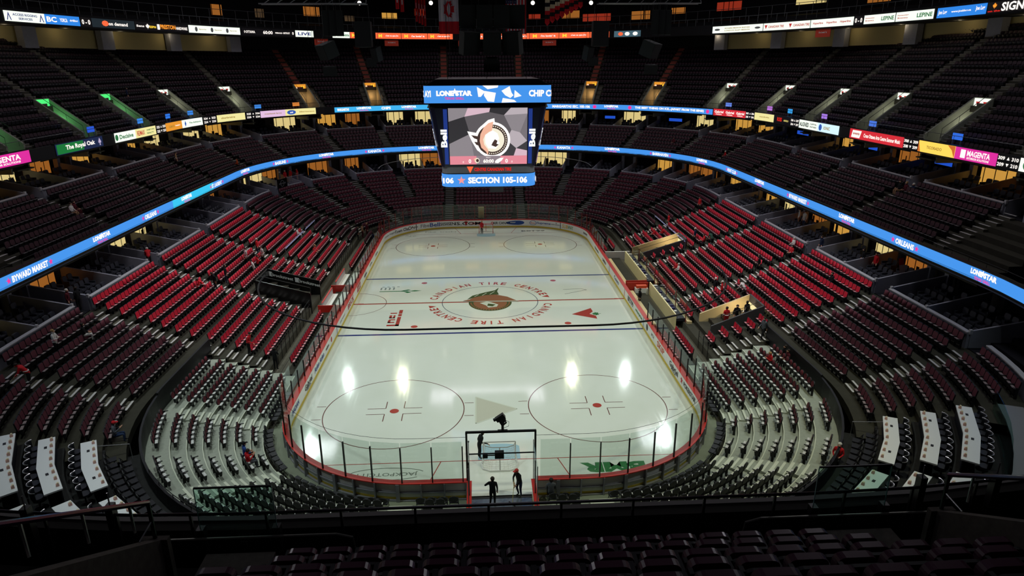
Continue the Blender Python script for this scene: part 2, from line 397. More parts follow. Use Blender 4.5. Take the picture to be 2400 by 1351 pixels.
put_poly(mb, [(-1.36, -19.4), (-1.36, -22.95), (1.36, -21.2)], fl, ptri)
for a, b2 in [((-1.36, -19.4), (-1.36, -22.95)), ((-1.36, -22.95), (1.36, -21.2)), ((1.36, -21.2), (-1.36, -19.4))]: line(*a, *b2, .09, plt, fl2)
line(7.4, 3.1, 9.2, 3.25, .08, pgr); line(9.2, 3.25, 9.75, 2.85, .08, pgr); line(9.75, 2.85, 7.4, 1.7, .08, pgr)
tag(mb.build('floor_ice'), kind='structure')

# ------------------------------------------------------------------ arena floor
mb = MB(); mb.box(-62, 62, -62, 75, -.3, -.06, conc_dk); struct(mb, 'floor')
mb = MB(); sweep(mb, [(8.75, -.01), (9.62, -.01)], 0, TOT, M('rink side slab', '7f8672', .7, .3, noise=.2, scale=2), RK); sweep(mb, [(8.75, -.06), (8.75, -.01)], 0, TOT, conc_dk, RK); struct(mb, 'floor_apron')

# ------------------------------------------------------------------ dasher boards
GATE = 1.76
bd = thing('dasher_boards', 'white dasher boards with red cap rail and yellow kickplate around the ice', 'rink boards', (0, 0, 0))
t0, t1 = GATE*CX/RK[0], TOT-GATE*CX/RK[0]
mb = MB(); bar(mb, 8.54, 8.70, .2, 1.05, t0, t1, white, RK); mb.build('board_panel', bd)
mb = MB(); bar(mb, 8.515, 8.70, 0, .2, t0, t1, yellowp, RK); mb.build('kickplate', bd)
mb = MB(); bar(mb, 8.50, 8.86, 1.05, 1.10, t0, t1, redp, RK); mb.build('cap_rail', bd)
fr = MB(); bar(fr, 8.70, 8.80, .45, .52, t0, t1, steel, RK); bar(fr, 8.70, 8.82, .0, .06, t0, t1, steel, RK)
L8, at = along(t0, t1, 8.75, 0, RK)
n = int(L8/1.2)
for i in range(n+1):
    t = at(L8*i/n); x, y, nx, ny = ST(t, *RK); p = Vector((x+nx*8.8, y+ny*8.8, .52)); nn = Vector((nx, ny, 0)); tt = Vector((-ny, nx, 0))
    w = .09 if i % 3 == 0 else .035
    fr.obox(p, tt*w, nn*.09, Vector((0, 0, .53)), steel)
fr.build('frame', bd)
ad = MB(); adb = M('ad dark', '1d1d22', .5); adbl = M('ad blue', '234a9a', .5); adr = M('ad red', 'c0202a', .5); adg = M('ad green', '2a8a44', .5); ady = M('ad gold', 'e0b030', .5); adgr = M('ad grey', '8a8a8e', .5)
def adtext(body, kind, v, w, h, mat, z=.64, bold=.02):
    t = T(kind, v) if kind in 'LRF' else T(kind, v)
    f0 = ring_map(t, 8.525, z, RK); put_text(ad, body, f0, w, h, mat, bold)
def admap(kind, v, z=.64): return ring_map(T(kind, v), 8.525, z, RK)
k_ = CY/RK[1]
for body, kind, v, w, h, mat in [('CANADIAN', 'L', -21.6*k_, 2.3, .34, adbl), ('Gabriel', 'L', -17.8*k_, 2.1, .42, adb), ('Aslen Aslen', 'L', -14.4*k_, 3.2, .42, adbl), ('value', 'L', -11.6*k_, 1.2, .26, adb), ('sherwood', 'L', -5.4, 2.2, .2, adgr),
    ('BRICK', 'L', -1.2, 3.0, .5, adr), ('elma', 'L', 7.6, 1.6, .3, adb), ('prime', 'L', 11.6, 1.6, .3, adb), ('Casino', 'L', 16.0, 2.0, .3, adb), ('Town Class', 'LF', 52, 3.0, .42, adb), ('Lincoln Heights', 'LF', 72, 3.4, .3, adgr),
    ('App', 'LF', 38, 1.1, .38, adb), ('Fibe', 'LF', 27, 1.3, .46, adgr), ('Bell', 'LF', 17.5, 1.4, .55, adbl), ('5050SENS.COM', 'F', -5.0, 3.6, .44, adb), ('CANADIAN', 'F', -1.45, 1.9, .36, adr), ('AIR CANADA', 'F', 2.6, 3.0, .36, adb),
    ('Supreme', 'RF', 25, 2.0, .4, adbl), ('NTN SHOP.ca', 'RF', 37.5, 1.5, .16, adb), ('SUB', 'RF', 47.5, 1.0, .5, ady), ('WAY', 'RF', 54.2, 1.05, .5, adg), ('stewart', 'RF', 80, 1.6, .3, adb), ('d.cinamerica', 'R', 16, 2.6, .34, adb), ('casino', 'R', 11, 2.2, .4, adb),
    ('Coors', 'R', 4.0, 2.4, .4, adbl), ('BET99', 'R', -2.7, 2.3, .5, adb), ('enterprise', 'R', -6.1, 2.6, .36, adg), ('ICI', 'R', -11.1, .8, .22, adb), ('SKIP', 'R', -13.6, 2.1, .5, M('ad orange', 'd85a2a', .5)), ('Gabriel', 'R', -17.3, 2.2, .44, adb), ('POKERSTARS', 'R', -21.2, 2.8, .36, adb)]:
    adtext(body, kind, v, w, h, mat)
put_text(ad, 'PIZZA', admap('L', -17.8*k_, .35), 1.2, .14, adb); put_text(ad, 'PIZZA', admap('R', -17.3, .35), 1.2, .14, adb)
put_poly(ad, TRI, admap('F', -3.0), adr, 0, 0, .62); put_poly(ad, LEAF, ring_map(T('F', -3.0), 8.52, .95, RK), adg, 0, 0, .2)
put_poly(ad, disc(24, .85, .3), admap('F', 5.1), adbl); put_text(ad, 'mattamy', ring_map(T('F', 5.1), 8.515, .66, RK), 1.1, .24, white)
for a, c, s in ((1, adbl, 1), (2, white, .84)): put_poly(ad, disc(22, .5*s, .32*s), ring_map(T('RF', 14.5), 8.53-.005*a, .64, RK), c)
put_text(ad, 'Esso', ring_map(T('RF', 14.5), 8.512, .64, RK), .62, .22, adr)
put_poly(ad, disc(14, .22, .22), admap('L', -10.2), adr); put_poly(ad, star(), admap('RF', 37.5, .86), adgr, 0, 0, .14); put_poly(ad, disc(14, .28, .3), admap('R', -9.2), adb); put_poly(ad, disc(12, .25, .25), admap('LF', 43), adb); put_poly(ad, disc(12, .17, .17), ring_map(T('LF', 43), 8.515, .64, RK), white); put_poly(ad, star(), admap('R', -19.3), adr, 0, 0, .3)
put_rect(ad, -1.0, 1.0, -.3, .3, admap('L', 3.4), adr); put_text(ad, 'ROGERS', ring_map(T('L', 3.4), 8.515, .64, RK), 1.6, .3, white)
put_poly(ad, disc(16, .2, .2), admap('F', 1.0), adr); put_poly(ad, LEAF, ring_map(T('F', 1.0), 8.515, .64, RK), white, 0, 0, .28)
for kind, v, c in (('L', 0, adr), ('R', 0, adr), ('L', 7.9, adbl), ('R', 7.9, adbl), ('L', -7.9, adbl), ('R', -7.9, adbl), ('LF', 36, adb), ('RF', 42, adb)): put_rect(ad, -.05, .05, -.62, .4, admap(kind, v), c)
quiet_dummy = None
ad.build('ad_lettering', bd)

# ------------------------------------------------------------------ rink glass, one pane at a time
def regname(t):
    x, y, nx, ny = ST(t)
    s = 'left' if nx < 0 or (nx == 0 and x < 0) else 'right'
    if nx == 0: return ('far end' if ny > 0 else 'near end', s)
    if ny == 0: return (s+' side', s)
    return (('far ' if ny > 0 else 'near ')+s+' corner', s)
def pane(ta, tb, top, label):
    a, b_ = P(ta, 8.78, 0, RK), P(tb, 8.78, 0, RK); g = MB()
    d = Vector(b_)-Vector(a); L_ = d.length; rz = math.atan2(d.y, d.x)
    o = thing('rink_glass', label, 'rink glass', (a[0], a[1], 1.10), rz, 'rink glass panels above the boards')
    h = top-1.10
    g.box(.03, L_-.03, -.008, .008, .02, h, glassm); g.build('pane', o)
    p = MB(); far = a[1] > 5
    p.box(-.03, .03, -.04, .04, 0, h*.88, M('post red', '8a3a34', .5) if far else blackm); p.build('post', o)
    return o
cnt = {}
def glass_run(t0, t1, top, w):
    L_, at_ = along(t0, t1, 8.78, 0, RK); n_ = max(1, round(L_/w))
    for i in range(n_):
        ta, tb = at_(L_*i/n_), at_(L_*(i+1)/n_); rg, s = regname((ta+tb)/2)
        cnt[(rg, top)] = cnt.get((rg, top), 0)+1
        ref = {'left side': 'counted from the camera end', 'right side': 'counted from the far end'}.get(rg, 'counted left to right' if 'far' in rg else 'counted clockwise')
        pane(ta, tb, top, f'clear {"tall" if top > 3 else "low"} rink glass pane, {nth(cnt[(rg, top)])} of the {rg}, {ref}')
glass_run(GATE*CX/RK[0]+.25, T('L', -21.2), 3.45, 1.55)
glass_run(T('L', -21.2), T('L', 21.2), 2.5, 1.62)
glass_run(T('L', 21.2), T('R', 21.2), 3.3, 1.5)
glass_run(T('R', 21.2), T('R', 12.8), 2.6, 1.6)
glass_run(T('R', -8.2), T('R', -21.2), 2.6, 1.62)
glass_run(T('R', -21.2), TOT-GATE*CX/RK[0]-.25, 3.45, 1.55)
# net cables above both ends, and the pole they hang from
for s, nm in ((-1, 'near'), (1, 'far')):
    w = MB()
    pts = [P(t, 8.35 if s > 0 else 9.2, 9.8, RK) for t in (samples(T('R', -22.4), T('L', -22.4)+TOT, 2.2) if s < 0 else samples(T('L', 21), T('R', 21), 2.2))]
    w.tube(pts, .05 if s < 0 else .035, black if s < 0 else steel, 5)
    o = w.build('net_support_pipe'); tag(o, f'curved {"black" if s<0 else "grey"} pipe hung in the air above the {nm} end glass', 'pipe')
    if s < 0:
        w = MB(); w.tube([P(t, 8.8, 3.72, RK) for t in samples(T('R', -21), TOT-2.0, 2.2)], .012, blackm, 4); w.tube([P(t, 8.8, 3.72, RK) for t in samples(2.0, T('L', -21), 2.2)], .012, blackm, 4)
        tag(w.build('net_cable'), 'thin dark cable running along the top of the near end glass', 'cable')

# ------------------------------------------------------------------ goals
def goal(y, s, label, framec):
    o = thing('hockey_goal', label, 'goal', (0, y, 0), 0 if s > 0 else PI)
    fm = MB()
    for x in (-.915, .915): fm.tube([(x, 0, 0), (x, 0, 1.22)], .03, framec, 8)
    fm.tube([(-.915, 0, 1.22), (.915, 0, 1.22)], .03, framec, 8); fm.build('goal_frame', o)
    base = [(-.915, 0, .03), (-1.05, .35, .03), (-.95, .85, .03), (-.55, 1.08, .03), (.55, 1.08, .03), (.95, .85, .03), (1.05, .35, .03), (.915, 0, .03)]
    bs = MB(); bs.tube(base, .05, M('goal base pad', 'd8d8d2', .6), 8); bs.build('base_frame', o)
    tp = MB(); tp.tube([(-.915, 0, 1.22), (-.8, .4, 1.22), (-.4, .56, 1.2), (.4, .56, 1.2), (.8, .4, 1.22), (.915, 0, 1.22)], .025, framec, 6); tp.tube([(0, .56, 1.2), (0, 1.08, .05)], .03, framec, 6); tp.build('top_shelf', o)
    nm = MB(); tops = [(-.915, 0, 1.22), (-.85, .3, 1.22), (-.75, .45, 1.21), (-.4, .56, 1.2), (.4, .56, 1.2), (.75, .45, 1.21), (.85, .3, 1.22), (.915, 0, 1.22)]
    def ip(pl, u):
        k = u*(len(pl)-1); i = min(int(k), len(pl)-2); return Vector(pl[i]).lerp(Vector(pl[i+1]), k-i)
    nl = M('net cord', 'e6e6e2', .7)
    for i in range(33): nm.tube([ip(base, i/32), ip(tops, i/32)], .006, nl, 3)
    for k in range(1, 11): nm.tube([ip(base, i/24).lerp(ip(tops, i/24), k/11) for i in range(25)], .006, nl, 3)
    nm.build('net', o)
    return o
goal(-27.2, -1, 'goal with white net and grey frame on the ice in front of the open gate', M('goal grey', 'a8a8a2', .4))
goal(27.2, 1, 'red framed goal with white net on the blue crease at the far end', redp)

# ------------------------------------------------------------------ gate in the near boards, its open doors and the tunnel floor
g = thing('ice_gate', 'tall open gate with black frame in the near end boards', 'gate', (0, -30.6, 0))
f = MB()
for x in (-1.76, 1.76): f.box(x-.05, x+.05, -.05, .05, 0, 3.9, blackm)
f.box(-1.8, 1.8, -.05, .05, 3.85, 3.95, blackm); f.build('gate_frame', g)
for s in (-1, 1):
    d = MB(); x = s*1.66; d.box(x-.06, x+.06, -2.5, -.1, .2, 1.05, white); d.box(x-.065, x+.065, -2.5, -.1, 0, .2, yellowp)
    dr = d.build('gate_door', g)
    c_ = MB(); c_.box(x-.12, x+.12, -2.5, -.1, 1.05, 1.11, redp); c_.build('cap_rail', dr)
    gl = MB(); gl.box(x-.01, x+.01, -1.3, -.12, 1.12, 3.4, glassm); gl.box(x-.01, x+.01, -2.45, -1.35, 1.12, 3.4, glassm); gl.build('door_glass', dr)
    po = MB(); po.box(x-.03, x+.03, -1.36, -1.3, 1.1, 3.0, blackm); po.box(x-.02, x+.02, -.13, -.1, 1.1, 3.45, steel); po.box(x-.02, x+.02, -2.5, -2.46, 1.1, 3.4, steel); po.build('door_post', dr)
    tx = MB(); put_text(tx, 'BET', plane_map((x-s*.07, -1.6, .62), (0, s, 0), (0, 0, 1)), 1.2, .5, adb); tx.build('lettering', dr)
g2 = MB(); g2.box(-1.7, -1.62, -.05, .0, 3.35, 3.42, blackm); g2.box(-1.62, 1.62, -1.25, -1.2, 3.38, 3.43, blackm); g2.build('cross_bar', g)
mb = MB(); wet = M('wet tunnel floor', '5a6068', .12, .6, noise=.5, scale=7)
mb.box(-1.6, 1.6, -40, -30.62, -.05, .004, wet); mb.box(-1.7, 1.7, -30.75, -30.62, 0, .02, blackm); struct(mb, 'floor_tunnel')
# robotic camera on top of the gate
t = thing('robotic_camera', 'black robotic broadcast camera mounted on top of the gate frame', 'camera', (.09, -30.6, 3.95))
f = MB(); f.box(-.25, .25, -.06, .06, 0, .04, blackm); f.tube([(0, 0, .04), (0, 0, .32)], .07, blackm, 8); f.build('mount', t)
f = MB(); f.obox((-.02, 0, .55), (.1, 0, .12), (0, .1, 0), (-.06, 0, .1), blackm); f.tube([(.0, 0, .3), (.18, 0, .45), (.12, 0, .7)], .05, blackm, 6); f.build('pan_head', t)
f = MB(); f.obox((-.12, .05, .72), (.2, .0, .14), (0, .11, 0), (-.07, 0, .1), blackm); f.tube([(-.28, .05, .66), (-.45, .05, .58)], .09, blackm, 8); f.build('camera_body', t)
f = MB(); f.tube([(.12, 0, .6), (.32, 0, .5), (.3, 0, .25), (.08, 0, .15)], .014, blackm, 4); f.build('cable', t)
t = thing('goal_camera', 'small black camera box on a bar in front of the near net', 'camera', (-.1, -31.85, 3.3))
f = MB(); f.box(-.25, .2, -.12, .12, -.12, .22, blackm); f.build('camera_body', t); f = MB(); f.box(-.85, -.6, -.08, .08, -.1, .12, blackm); f.box(-.6, -.25, -.02, .02, 0, .05, blackm); f.build('side_box', t)
# ------------------------------------------------------------------ stand profiles
LOW = [(9.0, .1), (9.9, .45), (11.9, .83), (12.9, 1.2), (13.9, 1.5), (14.9, 1.85), (15.8, 2.15), (17.0, 2.44), (18.0, 2.82), (18.9, 3.2), (19.7, 3.6), (20.6, 3.9), (21.6, 4.25), (22.5, 4.65), (23.35, 5.05)]
RET = [(9.95, .35), (10.8, .6), (11.6, .83), (12.4, 1.05), (13.2, 1.28), (14.0, 1.52), (14.9, 1.8)]
MID = [(25.95+.87*i, 8.72+.395*i) for i in range(7)]
UP = [(32.0+.88*i, 14.75+.663*i) for i in range(16)]
def treads(mb, rows, t0, t1, mat, back, first=.62, lip=None):
    """risers and treads of consecutive rows; the last tread runs back to radius BACK"""
    prof = []; rf = rows[0][0]-first; zp = rows[0][1]-.5
    prof.append((rf, zp))
    for i, (R, z) in enumerate(rows):
        prof += [(rf, z)]
        rf2 = R+.18 if i < len(rows)-1 else back
        prof += [(rf2, z)]; rf = rf2
    sweep(mb, prof, t0, t1, mat)
    if lip:
        rf = rows[0][0]-first
        for i, (R, z) in enumerate(rows):
            bar(mb, rf, rf+.05, z, z+.012, t0, t1, lip); rf = R+.18
tL, tR = T('L', -16.0), T('R', -16.0)
mb = MB(); treads(mb, LOW[:2], tL, tR, conc_dk, 10.15); sweep(mb, [(10.1, .45), (10.15, .25), (11.25, .25), (11.28, .83)], tL, tR, conc); treads(mb, LOW[2:7], tL, tR, conc_dk, 16.2); struct(mb, 'stand_lower_front')
mb = MB(); treads(mb, LOW[7:], T('L', -26)-6, T('R', -26)+6, conc_dk, 23.8, .85); struct(mb, 'stand_lower_back')
mb = MB(); lipm = M('riser nose', 'd8dcc8', .6)
treads(mb, RET, tR-TOT, -GATE*1.05, conc_gr, 15.4, .5, lipm); treads(mb, RET, GATE*1.05, tL, conc_gr, 15.4, .5, lipm); struct(mb, 'stand_retractable')
# corner decks that carry the white counters
mb = MB(); DZ = [(16.2, 2.1), (17.2, 2.8), (18.85, 3.42), (20.4, 4.08)]
for a, b_ in ((T('LN', 30), T('LN', 65.5)), (T('RN', 65.5), T('RN', 30))):
    sweep(mb, [(15.5, 1.9), (15.5, 2.1), (17.05, 2.1), (17.05, 2.8), (18.7, 2.8), (18.7, 3.42), (20.25, 3.42), (20.25, 4.08), (23.8, 4.08), (23.8, 5.1)], a, b_, M('dark carpet', '2c2c2c', .9, .1, noise=.3, scale=4))
for a, b_ in ((T('LN', 65.5), T('L', -26)-3), (T('R', -26)+3, T('RN', 65.5))):
    pass
struct(mb, 'stand_counter_decks')
mb = MB(); treads(mb, MID, T('L', -22.3), T('R', -22.3), conc_dk, 31.6, .75); struct(mb, 'stand_middle')
UPA = [('L', -16.2), ('L', -5.2), ('L', 5.6), ('L', 16.6), ('LF', 79), ('LF', 61), ('LF', 40.5), ('LF', 22), ('F', -5.7), ('F', 5.7), ('RF', 22), ('RF', 40.5), ('RF', 61), ('RF', 79), ('R', 16.6), ('R', 5.6), ('R', -5.2), ('R', -16.2)]
VH = 1.05   # half width of the tunnel mouths through the upper stand
def off(t, R, d):
    """path parameter d metres along the ring of radius R from t"""
    st = ST(t); return t+d*(1 if min(abs(st[2]), abs(st[3])) < 1e-6 else R0/R)
mb = MB()
tu = [T(*a) for a in UPA]; tu0, tu1 = T('L', -24), T('R', -24)
edges = [tu0]+tu+[tu1]
for i in range(len(edges)-1):
    a = off(edges[i], 34, VH) if i else edges[i]; b_ = off(edges[i+1], 34, -VH) if i < len(edges)-2 else edges[i+1]
    treads(mb, UP[:5], a, b_, conc_dk, 35.7, .75)
treads(mb, UP[5:], tu0, tu1, conc_dk, 47.0, .72); struct(mb, 'stand_upper')

# ------------------------------------------------------------------ aisle stairs
def stair(name, t, rows, i0, i1, hw, half=1, d=0, front=.62, nose=nosing, base=conc):
    mb = MB()
    x, y, nx, ny = ST(t); n = Vector((nx, ny, 0)); u = Vector((-ny, nx, 0))*-1
    o = Vector((x, y, 0))+u*d
    def b(Ra, Rb, z0, z1, mat, w=hw): mb.obox(o+n*((Ra+Rb)/2)+Vector((0, 0, (z0+z1)/2)), u*w, n*((Rb-Ra)/2), Vector((0, 0, (z1-z0)/2)), mat)
    for i in range(i0, i1+1):
        R, z = rows[i]; rf = rows[i-1][0]+.18 if i > 0 and rows[i][0]-rows[i-1][0] < 1.6 else R-front
        if i > i0: b(rf, rf+.13, z, z+.02, nose)
        if i < i1:
            R2, z2 = rows[i+1]; rn = R+.18 if R2-R < 1.6 else R2-front
            for k in range(half):
                zt = z+(z2-z)*(k+1)/(half+1); ra = rn-.36*(half-k)
                b(ra, rn, z-.05, zt, base); b(ra-.01, ra+.12, zt, zt+.02, nose)
    return struct(mb, name)
LOWA = [('L', -15.2), ('L', -4.2), ('L', 6.9), ('L', 18.6), ('LF', 75), ('LF', 58), ('LF', 39.5), ('LF', 20.5), ('F', -5.3), ('F', 5.3), ('RF', 20.5), ('RF', 39.5), ('RF', 58), ('RF', 75), ('R', 18.6), ('R', 6.9), ('R', -4.2), ('R', -15.2)]
FULL = {('L', -15.2), ('L', -4.2), ('L', 6.9), ('L', 18.6), ('LF', 75), ('LF', 39.5), ('F', -5.3), ('F', 5.3), ('RF', 39.5), ('RF', 75), ('R', 18.6), ('R', 6.9), ('R', -4.2), ('R', -15.2)}
for a in LOWA:
    stair('aisle_stair', T(*a), LOW, 7, 14, .6)
    if a in FULL: stair('aisle_stair', T(*a), LOW, 2, 7, .6)
    if a in (('F', -5.3), ('F', 5.3), ('LF', 39.5), ('RF', 39.5)): stair('aisle_stair', T(*a), LOW, 0, 2, .6)
for a in (('LN', 83.3), ('RN', 82.3)): stair('aisle_stair', T(*a), LOW, 7, 14, .6)
for a in (('LN', 84), ('LN', 47), ('RN', 80), ('RN', 48.5), ('N', -5.4), ('N', 5.2)): stair('aisle_stair', T(*a), RET, 0, 6, .6, half=2, front=.5, nose=lipm, base=conc_gr)
MIDA = [('L', -16.2), ('L', -5.2), ('L', 6.2), ('L', 17.2), ('LF', 78), ('LF', 60), ('LF', 39.5), ('LF', 22), ('F', -5.3), ('F', 5.3), ('RF', 22), ('RF', 39.5), ('RF', 60), ('RF', 78), ('R', 17.2), ('R', 6.2), ('R', -5.2), ('R', -16.2)]
for a in MIDA: stair('aisle_stair', T(*a), MID+[(31.9, 11.4)], 0, 7, .55)
nose_up = M('upper step nosing', '8f8b88', .7); stair_end = M('worn red stair', '8a4034', .8)
for a in UPA:
    end = a[0] == 'F' or (a[0] in ('LF', 'RF') and a[1] < 50)
    stair('aisle_stair', T(*a), UP, 5, 15, .5, half=2, nose=stair_end if end else nose_up, base=stair_end if end else conc)
    for s in (-1, 1): stair('aisle_stair', T(*a), UP, 0, 5, .32, half=2, d=s*(VH+.55), nose=nose_up)

# ------------------------------------------------------------------ seats
def rr(w, z0, z1, r=.06, n=3):
    pts = []
    for cx_, cz, a0 in ((w/2-r, z0+r, -90), (w/2-r, z1-r, 0), (-w/2+r, z1-r, 90), (-w/2+r, z0+r, 180)):
        for k in range(n):
            a = rad(a0+90*k/(n-1)); pts.append((cx_+r*math.cos(a), cz+r*math.sin(a)))
    return pts
def back_part(w, z0, z1, y0, lean, th, front, shell, oval=False, r=.07, n=3):
    mb = MB(); poly = disc(14, w/2, (z1-z0)/2, 0, (z0+z1)/2) if oval else rr(w, z0, z1, r, n)
    ff = lambda x, z: (x, y0+th/2-lean*(z-z0), z); fb = lambda x, z: (x, y0-th/2-lean*(z-z0), z)
    mb.prism(list(reversed(poly)), ff, fb, front, shell, shell); return mb
def theatre(front, rim, shell, top=.95, bot=.45, ctop=.56, w=.47, oval=False, n=3):
    """tip-up seat, local +y towards the ice: backrest, folded cushion, arm standard"""
    bk = back_part(w, bot, top, 0, .16, .07, front, shell, oval, n=n)
    cu = MB(); cw = w*.94/2
    cu.hexa([(-cw, .08, ctop-.28), (cw, .08, ctop-.28), (cw, .17, ctop-.30), (-cw, .17, ctop-.30), (-cw, .07, ctop-.02), (cw, .07, ctop-.02), (cw, .22, ctop-.02), (-cw, .22, ctop-.02)], shell)
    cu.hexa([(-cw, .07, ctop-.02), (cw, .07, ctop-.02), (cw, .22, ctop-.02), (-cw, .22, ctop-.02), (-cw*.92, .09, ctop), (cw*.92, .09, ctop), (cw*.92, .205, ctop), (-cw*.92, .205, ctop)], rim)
    st_ = MB(); st_.box(-.275, -.25, -.02, .12, 0, .6, shell); st_.box(-.285, -.24, -.06, .3, .6, .635, shell)
    return [('backrest', bk), ('seat_cushion', cu), ('arm_standard', st_)]
seat_red = M('red vinyl', 'd01f38', .38, .5); lit_rim_red = M('red lit rim', 'c98a90', .5)  # rim: overhead light on the folded red cushion's edge, painted as pale pink
seat_mar = M('maroon cloth', '6a3340', .6, .3); lit_rim_mar = M('maroon lit rim', '8d7f80', .55); shell = M('seat shell', '17171a', .5, .35)  # maroon rim paler too: light on the upturned cushion edge put into colour
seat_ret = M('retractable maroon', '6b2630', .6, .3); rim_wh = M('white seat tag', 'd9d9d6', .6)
seat_mid = M('middle maroon', '4a2c34', .6, .3); lit_rim_mid = M('middle lit rim', '6a6466', .5)  # rim tone paints in the light caught by the cushion edge
seat_up = M('upper maroon', '33202a', .55, .3); lit_rim_up = M('upper lit rim', '3c3842', .45)  # rim lighter for the light falling on the folded edge, painted in
near_front = M('near maroon', '4a1a26', .4, .5); near_lit_rim = M('near lit rim', '4f2a3c', .3, .6, coat=.2)  # rim: purple LED light on the maroon cushion edge, painted in
suite_c = M('suite seat', '3a3c46', .55, .4)
K = {}
K['red_seat'] = theatre(seat_red, lit_rim_red, shell, .98, .46, .58, n=4)
K['maroon_seat'] = theatre(seat_mar, lit_rim_mar, shell, .98, .46, .58)
K['retractable_seat'] = theatre(seat_ret, rim_wh, shell, .9, .5, .56, .44, True)
K['balcony_seat'] = theatre(seat_mid, lit_rim_mid, shell, .92, .45, .55, .46, n=2)
K['upper_seat'] = theatre(seat_up, lit_rim_up, shell, .90, .45, .56, .46, n=2)
def near_seat():
    bk = back_part(.47, .38, .84, -.02, .14, .05, near_front, shell, r=.1, n=5)
    cu = MB(); poly = rr(.44, .45, .82, .09, 5)
    cu.prism(list(reversed(poly)), lambda x, z: (x, .2-.12*(z-.45), z), lambda x, z: (x, .06-.02*(z-.45), z), shell, near_lit_rim, near_front)
    st_ = MB(); st_.box(-.285, -.235, -.08, .14, 0, .6, shell); st_.box(-.29, -.23, -.12, .32, .6, .66, shell); st_.box(-.285, -.235, -.13, -.04, .4, .86, shell)
    return [('backrest', bk), ('seat_cushion', cu), ('arm_standard', st_)]
def fold_chair():
    bk = back_part(.46, .5, .88, -.1, .2, .05, M('folding chair pad', '1d1e22', .5), shell, True)
    se = MB(); se.hexa([(-.22, -.12, .42), (.22, -.12, .42), (.22, .32, .45), (-.22, .32, .45), (-.22, -.12, .47), (.22, -.12, .47), (.22, .32, .5), (-.22, .32, .5)], M('folding chair pad'))
    out = [('backrest', bk), ('seat_pad', se)]
    for s in (-1, 1):
        l = MB(); l.tube([(s*.23, -.14, .75), (s*.23, .3, .0)], .014, blackm, 5); out.append(('leg', l))
        l = MB(); l.tube([(s*.21, .25, .45), (s*.21, -.22, .0)], .014, blackm, 5); out.append(('leg', l))
    return out
def counter_chair():
    bk = MB(); sh = M('counter chair shell', '23252c', .45, .5)
    for i in range(5):
        a0, a1 = rad(-70+28*i), rad(-42+28*i)
        p = lambda a, r, z: (r*math.sin(a), .12-r*math.cos(a), z)
        bk.hexa([p(a0, .27, .5), p(a1, .27, .5), p(a1, .23, .5), p(a0, .23, .5), p(a0, .3, .86), p(a1, .3, .86), p(a1, .25, .86), p(a0, .25, .86)], sh)
    rm = MB(); rm.tube([(.3*math.sin(rad(a)), .12-.3*math.cos(rad(a)), .88) for a in range(-75, 76, 15)], .02, chrome, 5)
    se = MB(); se.prism(disc(12, .25, .24, 0, .1), lambda x, y: (x, y, .52), lambda x, y: (x, y, .44), sh)
    lg = MB(); lg.tube([(0, .1, 0), (0, .1, .45)], .035, blackm, 6); lg.prism(disc(10, .22, .22, 0, .1), lambda x, y: (x, y, .03), lambda x, y: (x, y, 0), blackm)
    return [('backrest', bk), ('chrome_rim', rm), ('seat_pad', se), ('pedestal', lg)]
def suite_chair():
    bk = back_part(.52, .4, .92, -.05, .18, .12, suite_c, suite_c, r=.1)
    cu = MB(); cu.box(-.24, .24, 0, .45, .32, .47, suite_c)
    ar = MB()
    for s in (-1, 1): ar.box(s*.28-.05, s*.28+.05, -.08, .42, .1, .62, suite_c)
    return [('backrest', bk), ('seat_cushion', cu), ('armrests', ar)]
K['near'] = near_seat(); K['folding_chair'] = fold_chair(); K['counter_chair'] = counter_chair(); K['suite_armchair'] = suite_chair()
KM = {k: [(n, mb.mesh(n)) for n, mb in v] for k, v in K.items()}
KW = {}
for k, v in K.items():
    w = MB()
    for n, mb in v: w.merge(mb)
    KW[k] = (w, w.mesh(k))
def bulk(name, kind, places, label, cat):
    """one object for the far rows: the same seat repeated as plain mesh"""
    if not places: return
    w = KW[kind][0]; V = np.array(w.v, np.float32); nv, nf = len(V), len(w.f)
    Pn = np.array([p[:3] for p in places], np.float32); A = np.array([p[3] for p in places], np.float32); ca, sa = np.cos(A)[:, None], np.sin(A)[:, None]
    Xo = V[:, 0]*ca-V[:, 1]*sa+Pn[:, :1]; Yo = V[:, 0]*sa+V[:, 1]*ca+Pn[:, 1:2]; Zo = np.repeat(V[None, :, 2], len(places), 0)+Pn[:, 2:3]
    VV = np.stack([Xo, Yo, Zo], 2).reshape(-1, 3)
    lens = np.array([len(f) for f in w.f], np.int32); idx = np.concatenate([np.array(f, np.int32) for f in w.f])
    n = len(places); LL = np.tile(lens, n); I = (np.tile(idx, n)+np.repeat(np.arange(n, dtype=np.int32)*nv, len(idx)))
    me = bpy.data.meshes.new(name); me.vertices.add(len(VV)); me.vertices.foreach_set('co', VV.ravel())
    me.loops.add(len(I)); me.loops.foreach_set('vertex_index', I.astype(np.int32)); me.polygons.add(len(LL))
    me.polygons.foreach_set('loop_start', np.concatenate([[0], np.cumsum(LL)[:-1]]).astype(np.int32))
    for m in w.mats: me.materials.append(m)
    me.polygons.foreach_set('material_index', np.tile(np.array(w.m, np.int32), n)); me.update(calc_edges=True); me.validate()
    return tag(link(name, me), label, cat, kind='stuff')
def single(name, kind, p, label, cat, group, parts=True):
    if not parts:
        o = link(name, KW[kind][1]); o.location = p[:3]; o.rotation_euler = (0, 0, p[3]); return tag(o, label, cat, group)
    o = thing(name, label, cat, p[:3], p[3], group)
    for n, me in KM[kind]: link(n, me, o)
    return o
